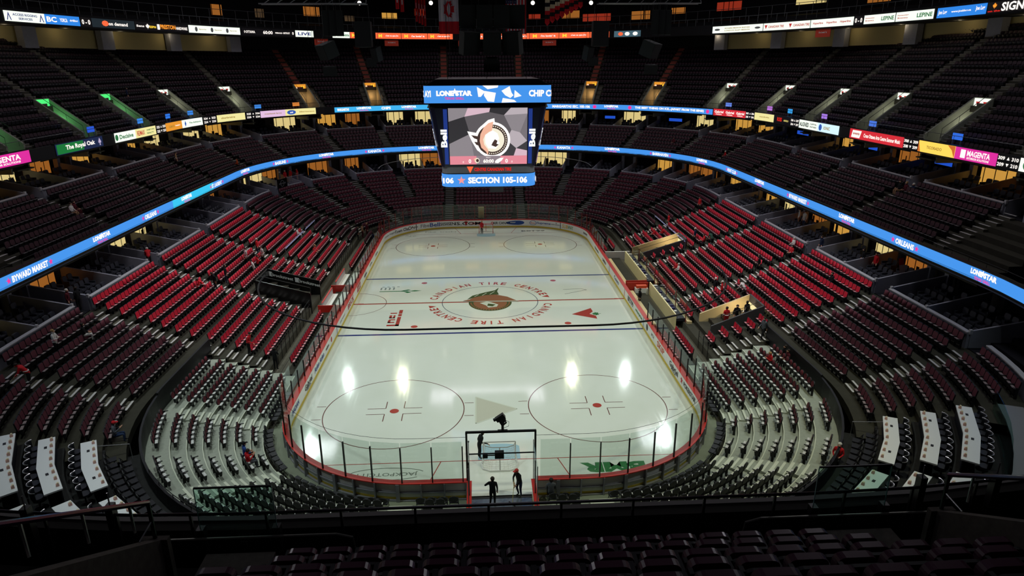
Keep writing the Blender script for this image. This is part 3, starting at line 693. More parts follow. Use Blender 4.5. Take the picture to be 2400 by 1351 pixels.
def row(t0, t1, R, z, pitch=.53, pad=0):
    """seat places along one row between two path parameters: (x, y, z, heading, k from t0, k from t1)"""
    L_, at_ = along(t0, t1, R, 0); n = int((L_-2*pad)/pitch); o = (L_-n*pitch)/2+pitch/2; out = []
    for k in range(n):
        t = at_(o+k*pitch); x, y, nx, ny = ST(t); out.append((x+nx*R, y+ny*R, z, math.atan2(-ny, -nx)-PI/2, k+1, n-k))
    return out
BAYC = {}
def bayname(tier, t0, t1):
    rg, s = regname((t0+t1)/2); key = (tier, rg)
    BAYC[key] = BAYC.get(key, 0)+1; return rg, BAYC[key]
PLACES = {}   # kind -> list of (place, row words, bay words)
def put(kind, places, rw, bay):
    PLACES.setdefault(kind, []).extend((p, rw, bay) for p in places if inview(p[:3], 160))
def fill(kind, aisles, rows, i0, i1, tier, hw, roww, pick=None, pitch=.53, skip=None, gap=None):
    tt = [T(*a) if isinstance(a, tuple) else a for a in aisles]
    for a, b_ in zip(tt, tt[1:]):
        if b_ < a: a, b_ = b_, a
        rg, n_ = bayname(tier, a, b_); side = rg
        for i in range(i0, i1+1):
            R, z = rows[i]; kk = pick(a, b_, i) if pick else kind
            w = hw(i) if callable(hw) else hw
            segs = [(off(a, R, w), off(b_, R, -w))]
            if gap:
                for (g0, g1, j0, j1) in gap:
                    if j0 <= i <= j1: segs = [q for s_ in segs for q in ([s_] if g1 <= s_[0] or g0 >= s_[1] else [(s_[0], g0), (g1, s_[1])])]
            for si, (p0, p1) in enumerate(segs):
                if p1-p0 < .6: continue
                put(kk, row(p0, p1, R, z, pitch), roww(i), f'{nth(n_)} {tier} {side} block' + (' (far part)' if si else ''))
lowrow = lambda i: f'{nth(15-i)} row below suites' if i >= 7 else f'{nth(i+1)} row above ice'
t186, t152 = T('L', 18.6), T('L', -15.2); r186, r152 = T('R', 18.6), T('R', -15.2)
isred = lambda a, b_, i: 'red_seat' if (t152-.1 <= a and b_ <= t186+.1) or (r186-.1 <= a and b_ <= r152+.1) else 'maroon_seat'
fill('maroon_seat', [('LN', 83.3)]+LOWA+[('RN', 82.3)], LOW, 7, 14, 'rear', .72, lowrow, isred)
gaps = [(T('L', -3.3), T('L', 1.3), 2, 6), (T('R', 12.2), T('R', 8.7), 2, 6), (T('R', -9.0), T('R', -12.6), 2, 6)]
fill('maroon_seat', [a for a in LOWA if a in FULL], LOW, 2, 6, 'front', .72, lowrow, isred, gap=gaps)
fill('maroon_seat', [('L', 18.6), ('LF', 75), ('LF', 39.5), ('F', -5.3), ('F', 5.3), ('RF', 39.5), ('RF', 75), ('R', 18.6)], LOW, 0, 1, 'rinkside', .72, lowrow)
fill('red_seat', [('L', -15.6), ('L', -4.6)], LOW, 0, 1, 'rinkside', .3, lowrow)
fill('red_seat', [('L', 8.6), ('L', 19.0)], LOW, 0, 1, 'rinkside', .3, lowrow)
fill('red_seat', [('R', -10.2), ('R', -16.0)], LOW, 0, 1, 'rinkside', .3, lowrow); fill('red_seat', [('R', 18.6), ('R', 14.2)], LOW, 0, 1, 'rinkside', .3, lowrow)
# near fixed blocks beside the counters
fill('maroon_seat', [('LN', 65.5), ('LN', 83.3)], LOW, 7, 14, 'corner', lambda i: .7, lowrow); fill('maroon_seat', [('RN', 82.3), ('RN', 66)], LOW, 7, 14, 'corner', .7, lowrow)
retrow = lambda i: f'{nth(i+1)} row above ice'
RETA = [('L', -16.4), ('LN', 84), ('LN', 63.5), ('LN', 47), ('N', -5.4)]
fill('retractable_seat', RETA, RET, 0, 6, 'movable', .75, retrow); fill('retractable_seat', [('N', -5.4), ('N', -2.0)], RET, 0, 6, 'movable', .7, retrow)
fill('retractable_seat', [('N', 2.0), ('N', 5.2)], RET, 0, 6, 'movable', .7, retrow); fill('retractable_seat', [('N', 5.2), ('RN', 48.5), ('RN', 64), ('RN', 80), ('R', -16.6)][::-1], RET, 0, 6, 'movable', .75, retrow) if False else None
_ra = [('R', -16.6), ('RN', 80), ('RN', 64), ('RN', 48.5), ('N', 5.2)]
fill('retractable_seat', _ra, RET, 0, 6, 'movable', .75, retrow)
iceline = [(9.22, .02)]
for a, b_ in ((('N', -2.0), ('N', -4.6)), (('N', -6.2), ('LN', 45)), (('LN', 49), ('LN', 82)), (('LN', 86), ('L', -18.6)), (('R', -18.6), ('RN', 83)), (('RN', 77), ('RN', 51)), (('RN', 46), ('N', 5.9)), (('N', 4.4), ('N', 2.0))):
    fill('folding_chair', [a, b_], iceline, 0, 0, 'rinkside', .1, lambda i: 'boards row', pitch=.56)
midrow = lambda i: f'{nth(i+1)} row above ribbon'
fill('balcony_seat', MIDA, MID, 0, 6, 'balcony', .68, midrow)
uprow = lambda i: f'{nth(i+1)} row up'
tua = [T('L', -22)]+tu+[T('R', -22)]
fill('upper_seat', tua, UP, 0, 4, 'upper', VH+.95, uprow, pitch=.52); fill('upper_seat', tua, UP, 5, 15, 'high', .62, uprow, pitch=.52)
DESC = {'red_seat': ('bright red seat', 'red tip-up seats of the lower stands'), 'maroon_seat': ('maroon seat', 'maroon tip-up seats of the lower stands'), 'retractable_seat': ('round-backed maroon seat', 'round-backed seats of the movable risers'),
    'folding_chair': ('black folding chair', 'black folding chairs along the boards'), 'balcony_seat': ('dark maroon seat', 'maroon seats of the middle balcony'), 'upper_seat': ('dark seat', 'dark seats of the upper stand')}
def refaisle(p, bay):
    fwd = p[4] <= p[5]
    left = 'left' in bay
    if 'side' in bay or ('near' in bay and 'corner' in bay): near = fwd if left else not fwd; return (p[4] if fwd else p[5]), ('near' if near else 'far')
    return (p[4] if fwd else p[5]), ('left' if fwd else 'right')
PEOPLE_AT = []
for kind, lst in PLACES.items():
    lst = [q for q in lst]
    key = lambda q: np.linalg.norm(np.array(q[0][:3])-CAM)
    vis = sorted([q for q in lst if inview(q[0][:3], 0)], key=key)
    cap = 300 if kind != 'upper_seat' else 215
    chosen = vis[:cap]; ids = {id(q) for q in chosen}
    d, grp = DESC[kind]
    for p, rw, bay in chosen:
        k, ais = refaisle(p, bay)
        bay = bay.replace(' side', '').replace('corner block', 'corner').replace('end block', 'end')
        single({'balcony_seat': 'balcony_chair', 'upper_seat': 'upper_chair'}.get(kind, kind), kind, p, f'{d}, {rw}, {nth(k)} from {ais} end, {bay}', 'seat' if kind != 'folding_chair' else 'chair', grp, parts=kind not in ('balcony_seat', 'upper_seat'))
    rest = [q[0] for q in lst if id(q) not in ids]
    bulk(kind+'_rows', kind, rest, f'remaining {d}s in long curved rows further from the camera', 'seats')
# ------------------------------------------------------------------ suites
wall_m = M('suite wall', '9a9aa6', .7, .3, noise=.12, scale=3); cap_m = M('suite ledge cap', 'b9b7bb', .6, .3); back_m = M('suite back wall', '3a3634', .7, .2)
warm = [E_('lit suite amber', 'e0a548', .75, True), E_('lit suite pale', 'f0d890', .8, True), E_('lit suite orange', 'b8702c', .6, True)]
carpet = M('suite carpet', '24242a', .9, .1)
SUITE_SEATS = []
def suites(tier, aisles, Rl, zl, zf, depth, ztop, seed):
    rnd = random.Random(seed)
    tt = [T(*a) for a in aisles]
    s0, s1 = tt[0]-6, tt[-1]+6
    mb = MB(); sweep(mb, [(Rl, zf), (Rl+1.3, zf), (Rl+1.3, zf+.35), (Rl+2.5, zf+.35), (Rl+2.5, zf+.7), (Rl+depth, zf+.7)], s0, s1, carpet); struct(mb, f'stand_suite_floor_{tier}')
    mb = MB(); sweep(mb, [(Rl+depth, zf), (Rl+depth, ztop)], s0, s1, back_m); struct(mb, f'wall_suite_back_{tier}')
    led = MB()
    for a, b_ in zip([s0]+tt, tt+[s1]):
        p0, p1 = off(a, Rl, 1.0), off(b_, Rl, -1.0)
        if a == s0: p0 = a
        if b_ == s1: p1 = b_
        if p1 <= p0: continue
        bar(led, Rl-.16, Rl+.02, zl-1.15, zl-.06, p0, p1, wall_m); bar(led, Rl-.22, Rl+.08, zl-.06, zl, p0, p1, cap_m)
    struct(led, f'trim_suite_ledge_{tier}')
    for i, (a, b_) in enumerate(zip(tt, tt[1:])):
        p0, p1 = off(a, Rl, 1.0), off(b_, Rl, -1.0); divs = [p0, (p0+p1)/2, p1]
        for t in divs:
            x, y, nx, ny = ST(t); n = Vector((nx, ny, 0)); u = Vector((-ny, nx, 0)); o = Vector((x, y, 0)); R1, R2 = Rl, Rl+depth-.3
            if not inview((o+n*Rl)+Vector((0, 0, zl)), 250): continue
            mb = MB(); q = []
            for zz in (0, 1):
                for R, w in ((R1, -1), (R1, 1), (R2, 1), (R2, -1)):
                    z = zf-.6 if zz == 0 else (zl+.08 if R == R1 else zl+1.0); q.append(o+n*R+u*(.07*w)+Vector((0, 0, z)))
            mb.hexa(q, wall_m); mb.obox(o+n*Rl+Vector((0, 0, zl+.02)), u*.09, n*.08, Vector((0, 0, .14)), cap_m); struct(mb, 'suite_divider_wall')
        for h, (q0, q1) in enumerate(((divs[0], divs[1]), (divs[1], divs[2]))):
            tm = (q0+q1)/2; x, y, nx, ny = ST(tm)
            if not inview((x+nx*(Rl+depth), y+ny*(Rl+depth), zf+1.6), 220): continue
            # lit opening at the back of the box
            lit = rnd.random()
            f = ring_map(tm, Rl+depth-.06, zf+1.75); mb = MB(); w = 1.1+rnd.random()*.9
            if lit < .62:
                m1 = rnd.choice(warm); put_rect(mb, -w, w, -1.0, ztop-zf-1.9, f, m1, 2)
                for k in range(3): xk = -w+2*w*(k+.3)/3; put_rect(mb, xk-.05, xk+.05, -1.0, ztop-zf-1.9, ring_map(tm, Rl+depth-.09, zf+1.75), dark)
                for k in range(rnd.randint(1, 4)):
                    xk = rnd.uniform(-w, w*.8); put_rect(mb, xk, xk+rnd.uniform(.15, .5), -1.0, rnd.uniform(-.7, .1), ring_map(tm, Rl+depth-.12, zf+1.75), M('suite furniture', '1c130c', .7))
            else:
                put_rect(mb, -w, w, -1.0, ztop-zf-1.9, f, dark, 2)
                if tier == 'middle' and lit > .8: put_rect(mb, -w*.7, w*.7, -.1, .35, ring_map(tm, Rl+depth-.09, zf+1.75), E_('tv blue', '2458d8', .8))
            struct(mb, 'window_suite')
            # armchairs in three rows
            for k, (dr, dz) in enumerate(((.75, 0), (1.95, .35), (3.1, .7))):
                R = Rl+dr; L_, at_ = along(q0, q1, R, 0); n_ = int((L_-.7)/.68)
                for j in range(n_):
                    if k == 2 and j % 3 == 2: continue
                    t = at_(.35+(L_-.7-n_*.68)/2+(j+.5)*.68); x, y, nx, ny = ST(t); pt = (x+nx*R, y+ny*R, zf+dz, math.atan2(-ny, -nx)-PI/2)
                    rg, s = regname(t)
                    if inview(pt[:3], 160): SUITE_SEATS.append((pt, f'dark padded armchair, {nth(j+1)} of {nth(k+1)} row, {nth(h+1)} {tier} suite past {nth(i+1)} aisle', f'{rg}'))
    # columns between pairs
    for t in tt:
        for d in (-1.0, 1.0):
            x, y, nx, ny = ST(off(t, Rl+depth-.5, d)); p = Vector((x+nx*(Rl+depth-.5), y+ny*(Rl+depth-.5), 0))
            if not inview(p+Vector((0, 0, zf+2)), 200): continue
            mb = MB(); mb.obox(p+Vector((0, 0, (zf+ztop)/2)), (ny*.22, -nx*.22, 0), (nx*.2, ny*.2, 0), (0, 0, (ztop-zf)/2), wall_m); struct(mb, 'wall_pier')
suites('lower', [('LN', 83)]+LOWA+[('RN', 82.3)], 23.8, 6.11, 5.1, 4.6, 8.5, 3)
suites('middle', MIDA, 31.7, 12.07, 11.1, 4.4, 14.5, 8)
near_s = sorted(SUITE_SEATS, key=lambda q: np.linalg.norm(np.array(q[0][:3])-CAM)); visS = [q for q in near_s if inview(q[0][:3], 0)]
ch = visS[:290]; ids = {id(q) for q in ch}
for p, lab, rg in ch: single('suite_armchair', 'suite_armchair', p, f'{lab}, {rg}', 'armchair', 'armchairs in the suites', parts=False)
bulk('suite_armchair_rows', 'suite_armchair', [q[0] for q in near_s if id(q) not in ids], 'remaining dark armchairs in the suites further along the bowl', 'armchairs')
mb = MB(); sweep(mb, [(25.0, 8.45), (28.6, 8.45)], T('L', -26), T('R', -26), back_m); sweep(mb, [(30.9, 14.42), (36.2, 14.42)], T('L', -26), T('R', -26), back_m); struct(mb, 'ceiling_suites')

# ------------------------------------------------------------------ ribbon boards
def logo_lone(mb, tc_, R, z, s=1.0, flat=None):
    f = flat or ring_map(tc_, R, z); put_text(mb, 'LONE STAR', f, 2.5*s, .36*s, LWHITE, .06, 0, .12*s); put_text(mb, 'TEXAS GRILL', f, 1.5*s, .2*s, LPINK, .03, 0, -.24*s)
    put_poly(mb, star(), f, LWHITE, 0, .17*s, .24*s)
RB0, RB1 = T('L', -27), T('R', -27)
rb = thing('ribbon_display', 'long blue LED ribbon board along the middle balcony front', 'ribbon board', (0, 0, 0))
mb = MB()
for a, b_, m in ((RB0, 63.0, LBLUE), (63.0, 73.4, LCYAN), (73.4, RB1, LBLUE)): sweep(mb, [(25.2, 8.6), (25.2, 9.36)], a, b_, m)
mb.build('led_screen', rb)
mb = MB(); bar(mb, 25.22, 25.5, 8.48, 9.47, RB0, RB1, blackm); mb.build('housing', rb)
mb = MB(); RT = 25.17
def place(body, t, pinks=True):
    f = ring_map(t, RT, 8.98); h = .42; asp = text2d(body, .04)[2]; w = min(h*asp*.95, 3.7); put_text(mb, body, f, w, h, LWHITE, .04)
    if pinks:
        for s in (-1, 1): put_poly(mb, star(), f, LPINK, s*(w/2+.32), 0, .24)
for body, t in (('BYWARD MARKET', 41.3), ('ORLEANS', 58.3), ('ST. LAURENT', 74.4), ('BASELINE', 89.6), ('KANATA', 102.6), ('KANATA', 128.4), ('BARRHAVEN', 141.4), ('HUNT CLUB', 155.5), ('BYWARD MARKET', 173.3), ('ORLEANS', 190.5)): place(body, t)
for t in (50.1, 66.2, 83.1, 96.3, 109.1, 134.7, 148.2, 164.0, 182.4, 198.4): logo_lone(mb, t, RT, 8.98)
mb.build('lettering', rb)
# upper ring: LED across the far end, backlit advertising panels along the sides
ub = thing('ribbon_display', 'blue LED ribbon board on the upper stand front at the far end', 'ribbon board', (0, 0, 0))
mb = MB(); UL, UM = E_('led sky', '3fb4f2', 1.0, True), LBLUE
for a, b_, m in ((100.0, 112, UL), (112, 144.2, UM)): sweep(mb, [(31.0, 14.55), (31.0, 15.3)], a, b_, m)
mb.build('led_screen', ub)
mb = MB(); bar(mb, 31.05, 31.35, 14.42, 15.42, 98, 144.2, blackm); mb.build('housing', ub)
mb = MB(); RU = 30.96
def utext(body, t, w=None, h=.4, m=LWHITE, bold=.05): put_text(mb, body, ring_map(t, RU, 14.93), w, h, m, bold)
utext('MARGARITAS', 100.9, 1.9, .4); utext('CHIPS', 105.4, 1.5, .42); utext('MARGARITAS SEC. 105-106', 128.4, 6.2, .42); utext('THE BEST THING ON ICE...(APART FROM THE SENS!)', 139.2, 12.2, .42)
for t in (103.1, 107.8, 132.7): logo_lone(mb, t, RU, 14.93, .95)
for t in (130.9, 134.7, 143.6): put_poly(mb, disc(12, .3, .28), ring_map(t, RU, 14.93), LPINK)
mb.build('lettering', ub)
def panel(t0_, t1_, col, label, texts=(), R=31.0, z0=14.5, z1=15.4, extra=None, name='backlit_sign', core=None):
    o = thing(name, label, 'sign', (0, 0, 0)); mb = MB(); sweep(mb, [(R, z0), (R, z1)], t0_, t1_, col); mb.build('sign_face', o)
    b = MB(); bar(b, R+.03, R+.3, z0-.05, z1+.06, t0_, t1_, blackm); b.build('housing', o)
    l = MB(); tc_ = (t0_+t1_)/2; st = ST(tc_); W = (t1_-t0_)*(1 if min(abs(st[2]), abs(st[3])) < 1e-6 else R/R0); f = ring_map(tc_, R-.03, (z0+z1)/2)
    for body, fx, fy, fw, fh, m in texts: put_text(l, body, f, fw*W, fh, m, .03, fx*W, fy)
    if extra: extra(l, f, W)
    if l.f: l.build('lettering', o)
    return o
sg = lambda n, c, s=1.0: E_(n, c, s, True)
S_W = sg('sign white', 'f2fbee', 1.1); S_Y = sg('sign pale yellow', 'f3e9a0', 1.0); S_P = sg('sign lilac', 'e9c3e6', .95); S_O = sg('sign orange', 'f09b2e', .95); S_M = sg('sign magenta', 'e02a9e', 1.0); S_R = sg('sign red', 'dc2b38', .95); S_G = sg('sign green', '15803a', .8); S_B = sg('sign blue', '2a86e8', 1.0)
tk = M('sign ink', '2c3138', .6); tr_ = E_('ink red', 'd0282a', .8); tg_ = E_('ink green', '3f9a5a', .5); tb_ = E_('ink blue', '3a6ad0', .7); tgl = E_('ink gold', 'caa040', .6)
def secpanel(t0_, t1_, a, b_, c, d, label):
    def ex(l, f, W):
        put_poly(l, [(-.13, -.1), (.13, -.1), (0, .12)], f, LWHITE, 0, .22); put_poly(l, [(-.13, .1), (0, -.12), (.13, .1)], f, LWHITE, 0, -.22)
    panel(t0_, t1_, LDARK, label, ((a, -.3, .22, .3, .26, LWHITE), (b_, .3, .22, .3, .26, LWHITE), (c, -.3, -.22, .3, .26, LWHITE), (d, .3, -.22, .3, .26, LWHITE)), extra=ex, name='section_sign')
panel(45.5, 53.0, S_M, 'magenta backlit sign at the left edge of the photo', (('MAGENTA', .08, .1, .52, .42, LWHITE), ('EXTERIOR SOLUTIONS', .08, -.25, .5, .16, LWHITE)), extra=lambda l, f, W: put_rect(l, -.36*W, -.24*W, -.3, .32, f, LWHITE))
panel(56.4, 63.8, LNAVY, 'green and navy pub sign with spade emblem on the left balcony front', (('The Royal Oak', .0, .0, .62, .5, LWHITE),), extra=lambda l, f, W: (put_rect(l, -.48*W, .06*W, -.4, .4, ring_map(60.1, 30.985, 14.95), S_G), put_poly(l, [(0, .5), (.35, .0), (.25, -.2), (.06, -.1), (.15, -.45), (-.15, -.45), (-.06, -.1), (-.25, -.2), (-.35, .0)], f, sg('sign lavender', 'c8b8dc', .8), .42*W, 0, .7)))
panel(66.0, 70.2, S_W, 'white backlit sign with green lettering on the left balcony front', (('Decisive', .04, 0, .66, .42, tg_),), extra=lambda l, f, W: put_poly(l, disc(14, .3, .3), f, tg_, -.42*W, 0))
panel(70.2, 74.8, S_Y, 'pale sign with red lettering right beside a white and green one on the left', (('RE/MAX', -.26, 0, .36, .5, tr_), ('HOMETOWN', .22, .16, .38, .16, tg_), ('REALTY', .2, -.16, .34, .16, tg_)))
secpanel(74.9, 77.3, '322', '323', '222', '223', 'dark section sign left of the orange sign, left balcony front')
panel(77.3, 81.4, S_O, 'orange backlit sign on the left balcony front', (('CLIMATE', -.15, .0, .36, .26, tgl), ('heating', .26, 0, .3, .2, LWHITE)))
panel(81.4, 84.6, S_W, 'white backlit sign with a blue diamond on the left balcony front', (('The Advisors', .14, .02, .56, .2, tg_),), extra=lambda l, f, W: put_poly(l, [(0, .36), (.22, 0), (0, -.36), (-.22, 0)], f, tb_, -.33*W, 0))
secpanel(84.7, 86.5, '324', '325', '224', '225', 'dark section sign between a white and a yellow sign on the left')
panel(86.6, 90.1, S_Y, 'first pale yellow backlit sign with faint lettering, far left corner', (('sherbridge', -.1, 0, .5, .3, tgl),))
secpanel(90.2, 91.9, '325', '326', '225', '226', 'dark section sign left of the lilac sign, far left corner')
panel(91.9, 94.7, S_P, 'lilac backlit sign in the far left corner', (('greenhawk farms', 0, 0, .7, .22, tgl),))
panel(94.7, 98.0, S_Y, 'yellow backlit sign with a blue oval in the far left corner', (('Allied Insurance', .2, 0, .5, .18, tgl),), extra=lambda l, f, W: (put_poly(l, disc(20, .75, .32), f, tb_, -.3*W, 0), put_text(l, 'ati', ring_map(96.35, 30.95, 14.95), .5, .22, LWHITE, .03, -.3*W, 0)))
panel(144.3, 148.5, S_R, 'red backlit sign with repeated white lettering, far right corner', tuple(('Gabriel', k, .08, .26, .34, LWHITE) for k in (-.33, 0, .33))+tuple(('PIZZA', k, -.26, .18, .14, LWHITE) for k in (-.33, 0, .33)))
secpanel(148.5, 149.8, '305', '306', '205', '206', 'dark section sign right of the red sign, far right corner')
panel(149.8, 152.9, S_Y, 'pale yellow backlit sign in the far right corner', (('sunlight', 0, .0, .5, .2, tgl),))
panel(152.9, 157.2, LDARK, 'dark sign with red block and small yellow panel on the right balcony front', (('ROSS', -.2, .05, .3, .46, LRED), ('AIRFIELD', .22, .0, .3, .2, sg('sign straw', 'e8d87a', .9))))
secpanel(157.2, 159.4, '306', '307', '206', '207', 'dark section sign left of a black and white sign, right balcony front')
panel(159.4, 163.8, S_W, 'white backlit sign with heavy black lettering on the right balcony front', (('ALIGNED', -.2, 0, .5, .46, tk), ('CAPITAL', .28, .16, .34, .16, tk), ('PARTNERS', .28, -.14, .34, .16, tk)))
panel(163.8, 168.3, sg('sign icy', 'd6f4fb', 1.05), 'icy white sign with a blue disc on the right balcony front', (('IONIC', -.05, 0, .3, .34, tgl),), extra=lambda l, f, W: put_poly(l, disc(18, .34, .34), f, tb_, -.36*W, 0))
panel(170.4, 179.2, S_R, 'long red backlit sign with white slanted block on the right balcony front', (('Cross Ottawa Arts Centre Summer Music', .12, 0, .66, .36, LWHITE), ('events', -.36, .05, .13, .24, tr_)), extra=lambda l, f, W: put_poly(l, [(-.46*W, -.34), (-.29*W, -.34), (-.26*W, .34), (-.44*W, .34)], ring_map(174.8, 30.985, 14.95), S_W))
secpanel(179.2, 181.3, '308', '309', '208', '209', 'dark section sign between the long red and the yellow sign, right')
panel(181.3, 185.8, sg('sign amber', 'fdd45a', 1.1), 'amber backlit sign with orange curve on the right balcony front', (('TICORADO', -.05, 0, .42, .24, tgl),), extra=lambda l, f, W: (put_poly(l, [(.5*W, -.44), (.5*W, .44), (.3*W, .44), (.42*W, .1)], f, E_('sign rust', 'd8702a', .9)), put_poly(l, [(-.5*W, .44), (-.5*W, -.44), (-.42*W, -.44), (-.47*W, .1)], f, E_('sign rust', 'd8702a', .9))))
panel(185.8, 190.2, S_M, 'magenta backlit sign on the right balcony front beside an amber sign', (('MAGENTA', .08, .1, .54, .42, LWHITE), ('EXTERIOR SOLUTIONS', .08, -.25, .52, .16, LWHITE)), extra=lambda l, f, W: put_rect(l, -.35*W, -.23*W, -.3, .32, f, LWHITE))
secpanel(190.2, 192.3, '309', '310', '209', '210', 'dark section sign at the right edge beyond the magenta sign')
panel(192.3, 196, S_W, 'white backlit sign cut off by the right edge of the photo', (), extra=lambda l, f, W: put_poly(l, disc(16, .4, .36), f, tg_, -.3*W, 0))
mb = MB(); sweep(mb, [(31.05, 14.42), (31.05, 15.36), (31.5, 15.36), (31.5, 14.7)], T('L', -26), T('R', -26), M('upper fascia', '1c1c1e', .7, .3)); struct(mb, 'wall_upper_fascia')
# balcony lip and hand rail over both ribbons
for R, z, nm, words in ((25.55, 9.5, 'middle', 'thin dark rail on top of the lower ribbon board'), (31.55, 15.8, 'upper', 'thin dark rail along the front of the upper stand')):
    mb = MB()
    ts_ = samples(T('L', -26), T('R', -26), 1.4); mb.tube([P(t, R, z+.28) for t in ts_], .022, blackm, 5); L_, at_ = along(ts_[0], ts_[-1], R, 0)
    for i in range(int(L_/1.6)): p = P(at_(1.6*i), R, z-.1); mb.tube([p, (p[0], p[1], z+.28)], .015, blackm, 4)
    tag(mb.build('balcony_rail'), words, 'rail')

# ------------------------------------------------------------------ tunnel mouths in the upper stand
vw = M('tunnel wall', '8d9080', .75, .3, noise=.15, scale=3)
for i, (a, t) in enumerate(zip(UPA, tu)):
    x, y, nx, ny = ST(t); n = Vector((nx, ny, 0)); u = Vector((ny, -nx, 0)); o = Vector((x, y, 0))
    if not inview(o+n*34+Vector((0, 0, 17)), 250): continue
    mb = MB()
    for s in (-1, 1):
        q = []
        for zz in (0, 1):
            for R, w in ((32.2, -.1), (32.2, .1), (36.0, .1), (36.0, -.1)):
                q.append(o+n*R+u*(s*VH+w)+Vector((0, 0, 13.6 if zz == 0 else (15.75 if R < 33 else 18.75))))
        mb.hexa(q, vw)
    mb.obox(o+n*34+Vector((0, 0, 13.85)), u*VH, n*2.2, Vector((0, 0, .05)), conc)
    mb.obox(o+n*36.05+Vector((0, 0, 16.3)), u*VH, n*.08, Vector((0, 0, 2.45)), vw)
    struct(mb, 'wall_tunnel_mouth')
    rg, s = regname(t); end = a[0] == 'F' or (a[0] in ('LF', 'RF') and a[1] < 62 and not (a[0] == 'LF' and a[1] > 60) and not (a[0] == 'RF' and a[1] > 60))
    grn = a[0] == 'L'
    lab = {'L': 'green lit', 'LF': 'white', 'RF': 'white', 'R': 'white'}.get(a[0], 'orange'); lab = 'orange' if end else lab
    sgn = thing('tunnel_sign', f'{lab} lit sign over a stand tunnel, {rg}, {nth(i+1)} of the ring clockwise', 'sign', o+n*35.9+Vector((0, 0, 18.2)))
    f = plane_map((0, 0, 0), -u, (0, 0, 1)); mb = MB(); col = S_O if end else (sg('sign lime', '46e070', 1.3) if grn else S_W)
    put_rect(mb, -VH+.12, VH-.12, -.5, .5, f, col); mb.build('sign_face', sgn)
    l = MB(); f2_ = lambda xx, yy, f=f, n=n: tuple(Vector(f(xx, yy))-n*.03)
    if end:
        for k in (-.45, .45): put_text(l, 'M' if k < 0 else 'i\'m lovin\' it', f2_, .5 if k < 0 else .8, .5 if k < 0 else .22, LYEL if k < 0 else LWHITE, .04, k*.9, 0)
    elif not grn:
        for k in (-.42, .42): put_poly(l, TRI, f2_, tr_, k, 0, .5)
    if l.f: l.build('lettering', sgn)
    r_ = MB(); hd = [o+n*R+u*(-VH)+Vector((0, 0, z)) for R, z in ((32.2, 16.4), (33.5, 17.4), (36.0, 19.4))]
    r_.tube(hd, .025, blackm, 5); hd2 = [o+n*R+u*(VH)+Vector((0, 0, z)) for R, z in ((32.2, 16.4), (33.5, 17.4), (36.0, 19.4))]; r_.tube(hd2, .025, blackm, 5); r_.tube([hd[-1], hd2[-1]], .025, blackm, 5)
    for hh in (hd, hd2):
        for p in hh: r_.tube([p, p-Vector((0, 0, .75))], .018, blackm, 4)
    tag(r_.build('tunnel_rail'), f'black handrail round the stand tunnel mouth, {rg}, {nth(i+1)} of the ring clockwise', 'rail')
    ld = bpy.data.lights.new('tunnel_lamp', 'POINT'); ld.energy = 55 if grn else (45 if end else 40); ld.color = (.25, 1, .35) if grn else ((1, .5, .18) if end else (1, .98, .82)); ld.shadow_soft_size = .2
    lo = bpy.data.objects.new('tunnel_lamp', ld); C.objects.link(lo); lo.location = o+n*35.3+Vector((0, 0, 16.6))

# ------------------------------------------------------------------ top concourse, mezzanine front with its signs
EA, EB = 44.0, 62.0
def ell(deg, da=0): a = rad(deg); return Vector(((EA+da)*math.sin(a), (EB+da)*math.cos(a), 0))
def esweep(mb, prof, d0, d1, mat, step=2.5):
    n = max(1, math.ceil(abs(d1-d0)/step)); base = len(mb.v); k = mb.mi(mat)
    for i in range(n+1):
        for da, z in prof: p = ell(d0+(d1-d0)*i/n, da); mb.v.append((p.x, p.y, z))
    m = len(prof)
    for i in range(n):
        for j in range(m-1): mb.f.append((base+i*m+j, base+i*m+j+1, base+(i+1)*m+j+1, base+(i+1)*m+j)); mb.m.append(k)
    return mb
def emap(d, z, da=-.04):
    p = ell(d, da); tg = (ell(d+.5, da)-ell(d-.5, da)); k = 1/tg.length
    return lambda x, y: tuple(ell(d+x*k, da)+Vector((0, 0, z+y)))
mb = MB(); mz = M('mezzanine dark', '161618', .8, .2)
esweep(mb, [(.05, 25.4), (.05, 26.7), (4, 26.7), (4, 27.4), (8, 27.9)], -118, 118, mz); esweep(mb, [(.05, 25.4), (9, 25.6)], -118, 118, mz); struct(mb, 'wall_mezzanine_front')
mb = MB(); cw = M('concourse wall', 'b8a878', .8, .2)
esweep(mb, [(5.5, 23.5), (5.5, 25.6)], -118, -48, cw); esweep(mb, [(5.5, 23.5), (5.5, 25.6)], 48, 118, cw); esweep(mb, [(8, 24), (8, 25.6)], -48, 48, mz); struct(mb, 'wall_concourse')
mb = MB(); esweep(mb, [(9, 26), (9, 35)], -118, 118, M('upper back wall', '1b1a1c', .9, .1)); struct(mb, 'wall_top_back')
rnd = random.Random(5)
mb = MB()
for i in range(-10, 11):
    if abs(i) < 5: continue
    d = i*9.5; p = ell(d, 4.8); tg = (ell(d+.5)-ell(d-.5)).normalized(); nn = Vector((tg.y, -tg.x, 0)); mb.obox(p+Vector((0, 0, 24.5)), tg*.9, nn*.4, Vector((0, 0, 1.1)), wall_m)
struct(mb, 'wall_concourse_piers')
for i, d in enumerate([x for x in range(-100, 101, 7) if abs(x) > 46]):
    ld = bpy.data.lights.new('concourse_lamp', 'POINT'); ld.energy = 16; ld.color = (1, .82, .5); ld.shadow_soft_size = .15; lo = bpy.data.objects.new('concourse_lamp', ld); C.objects.link(lo); lo.location = ell(d, 4.0)+Vector((0, 0, 25.35))
tr2 = MB()
L2 = 0
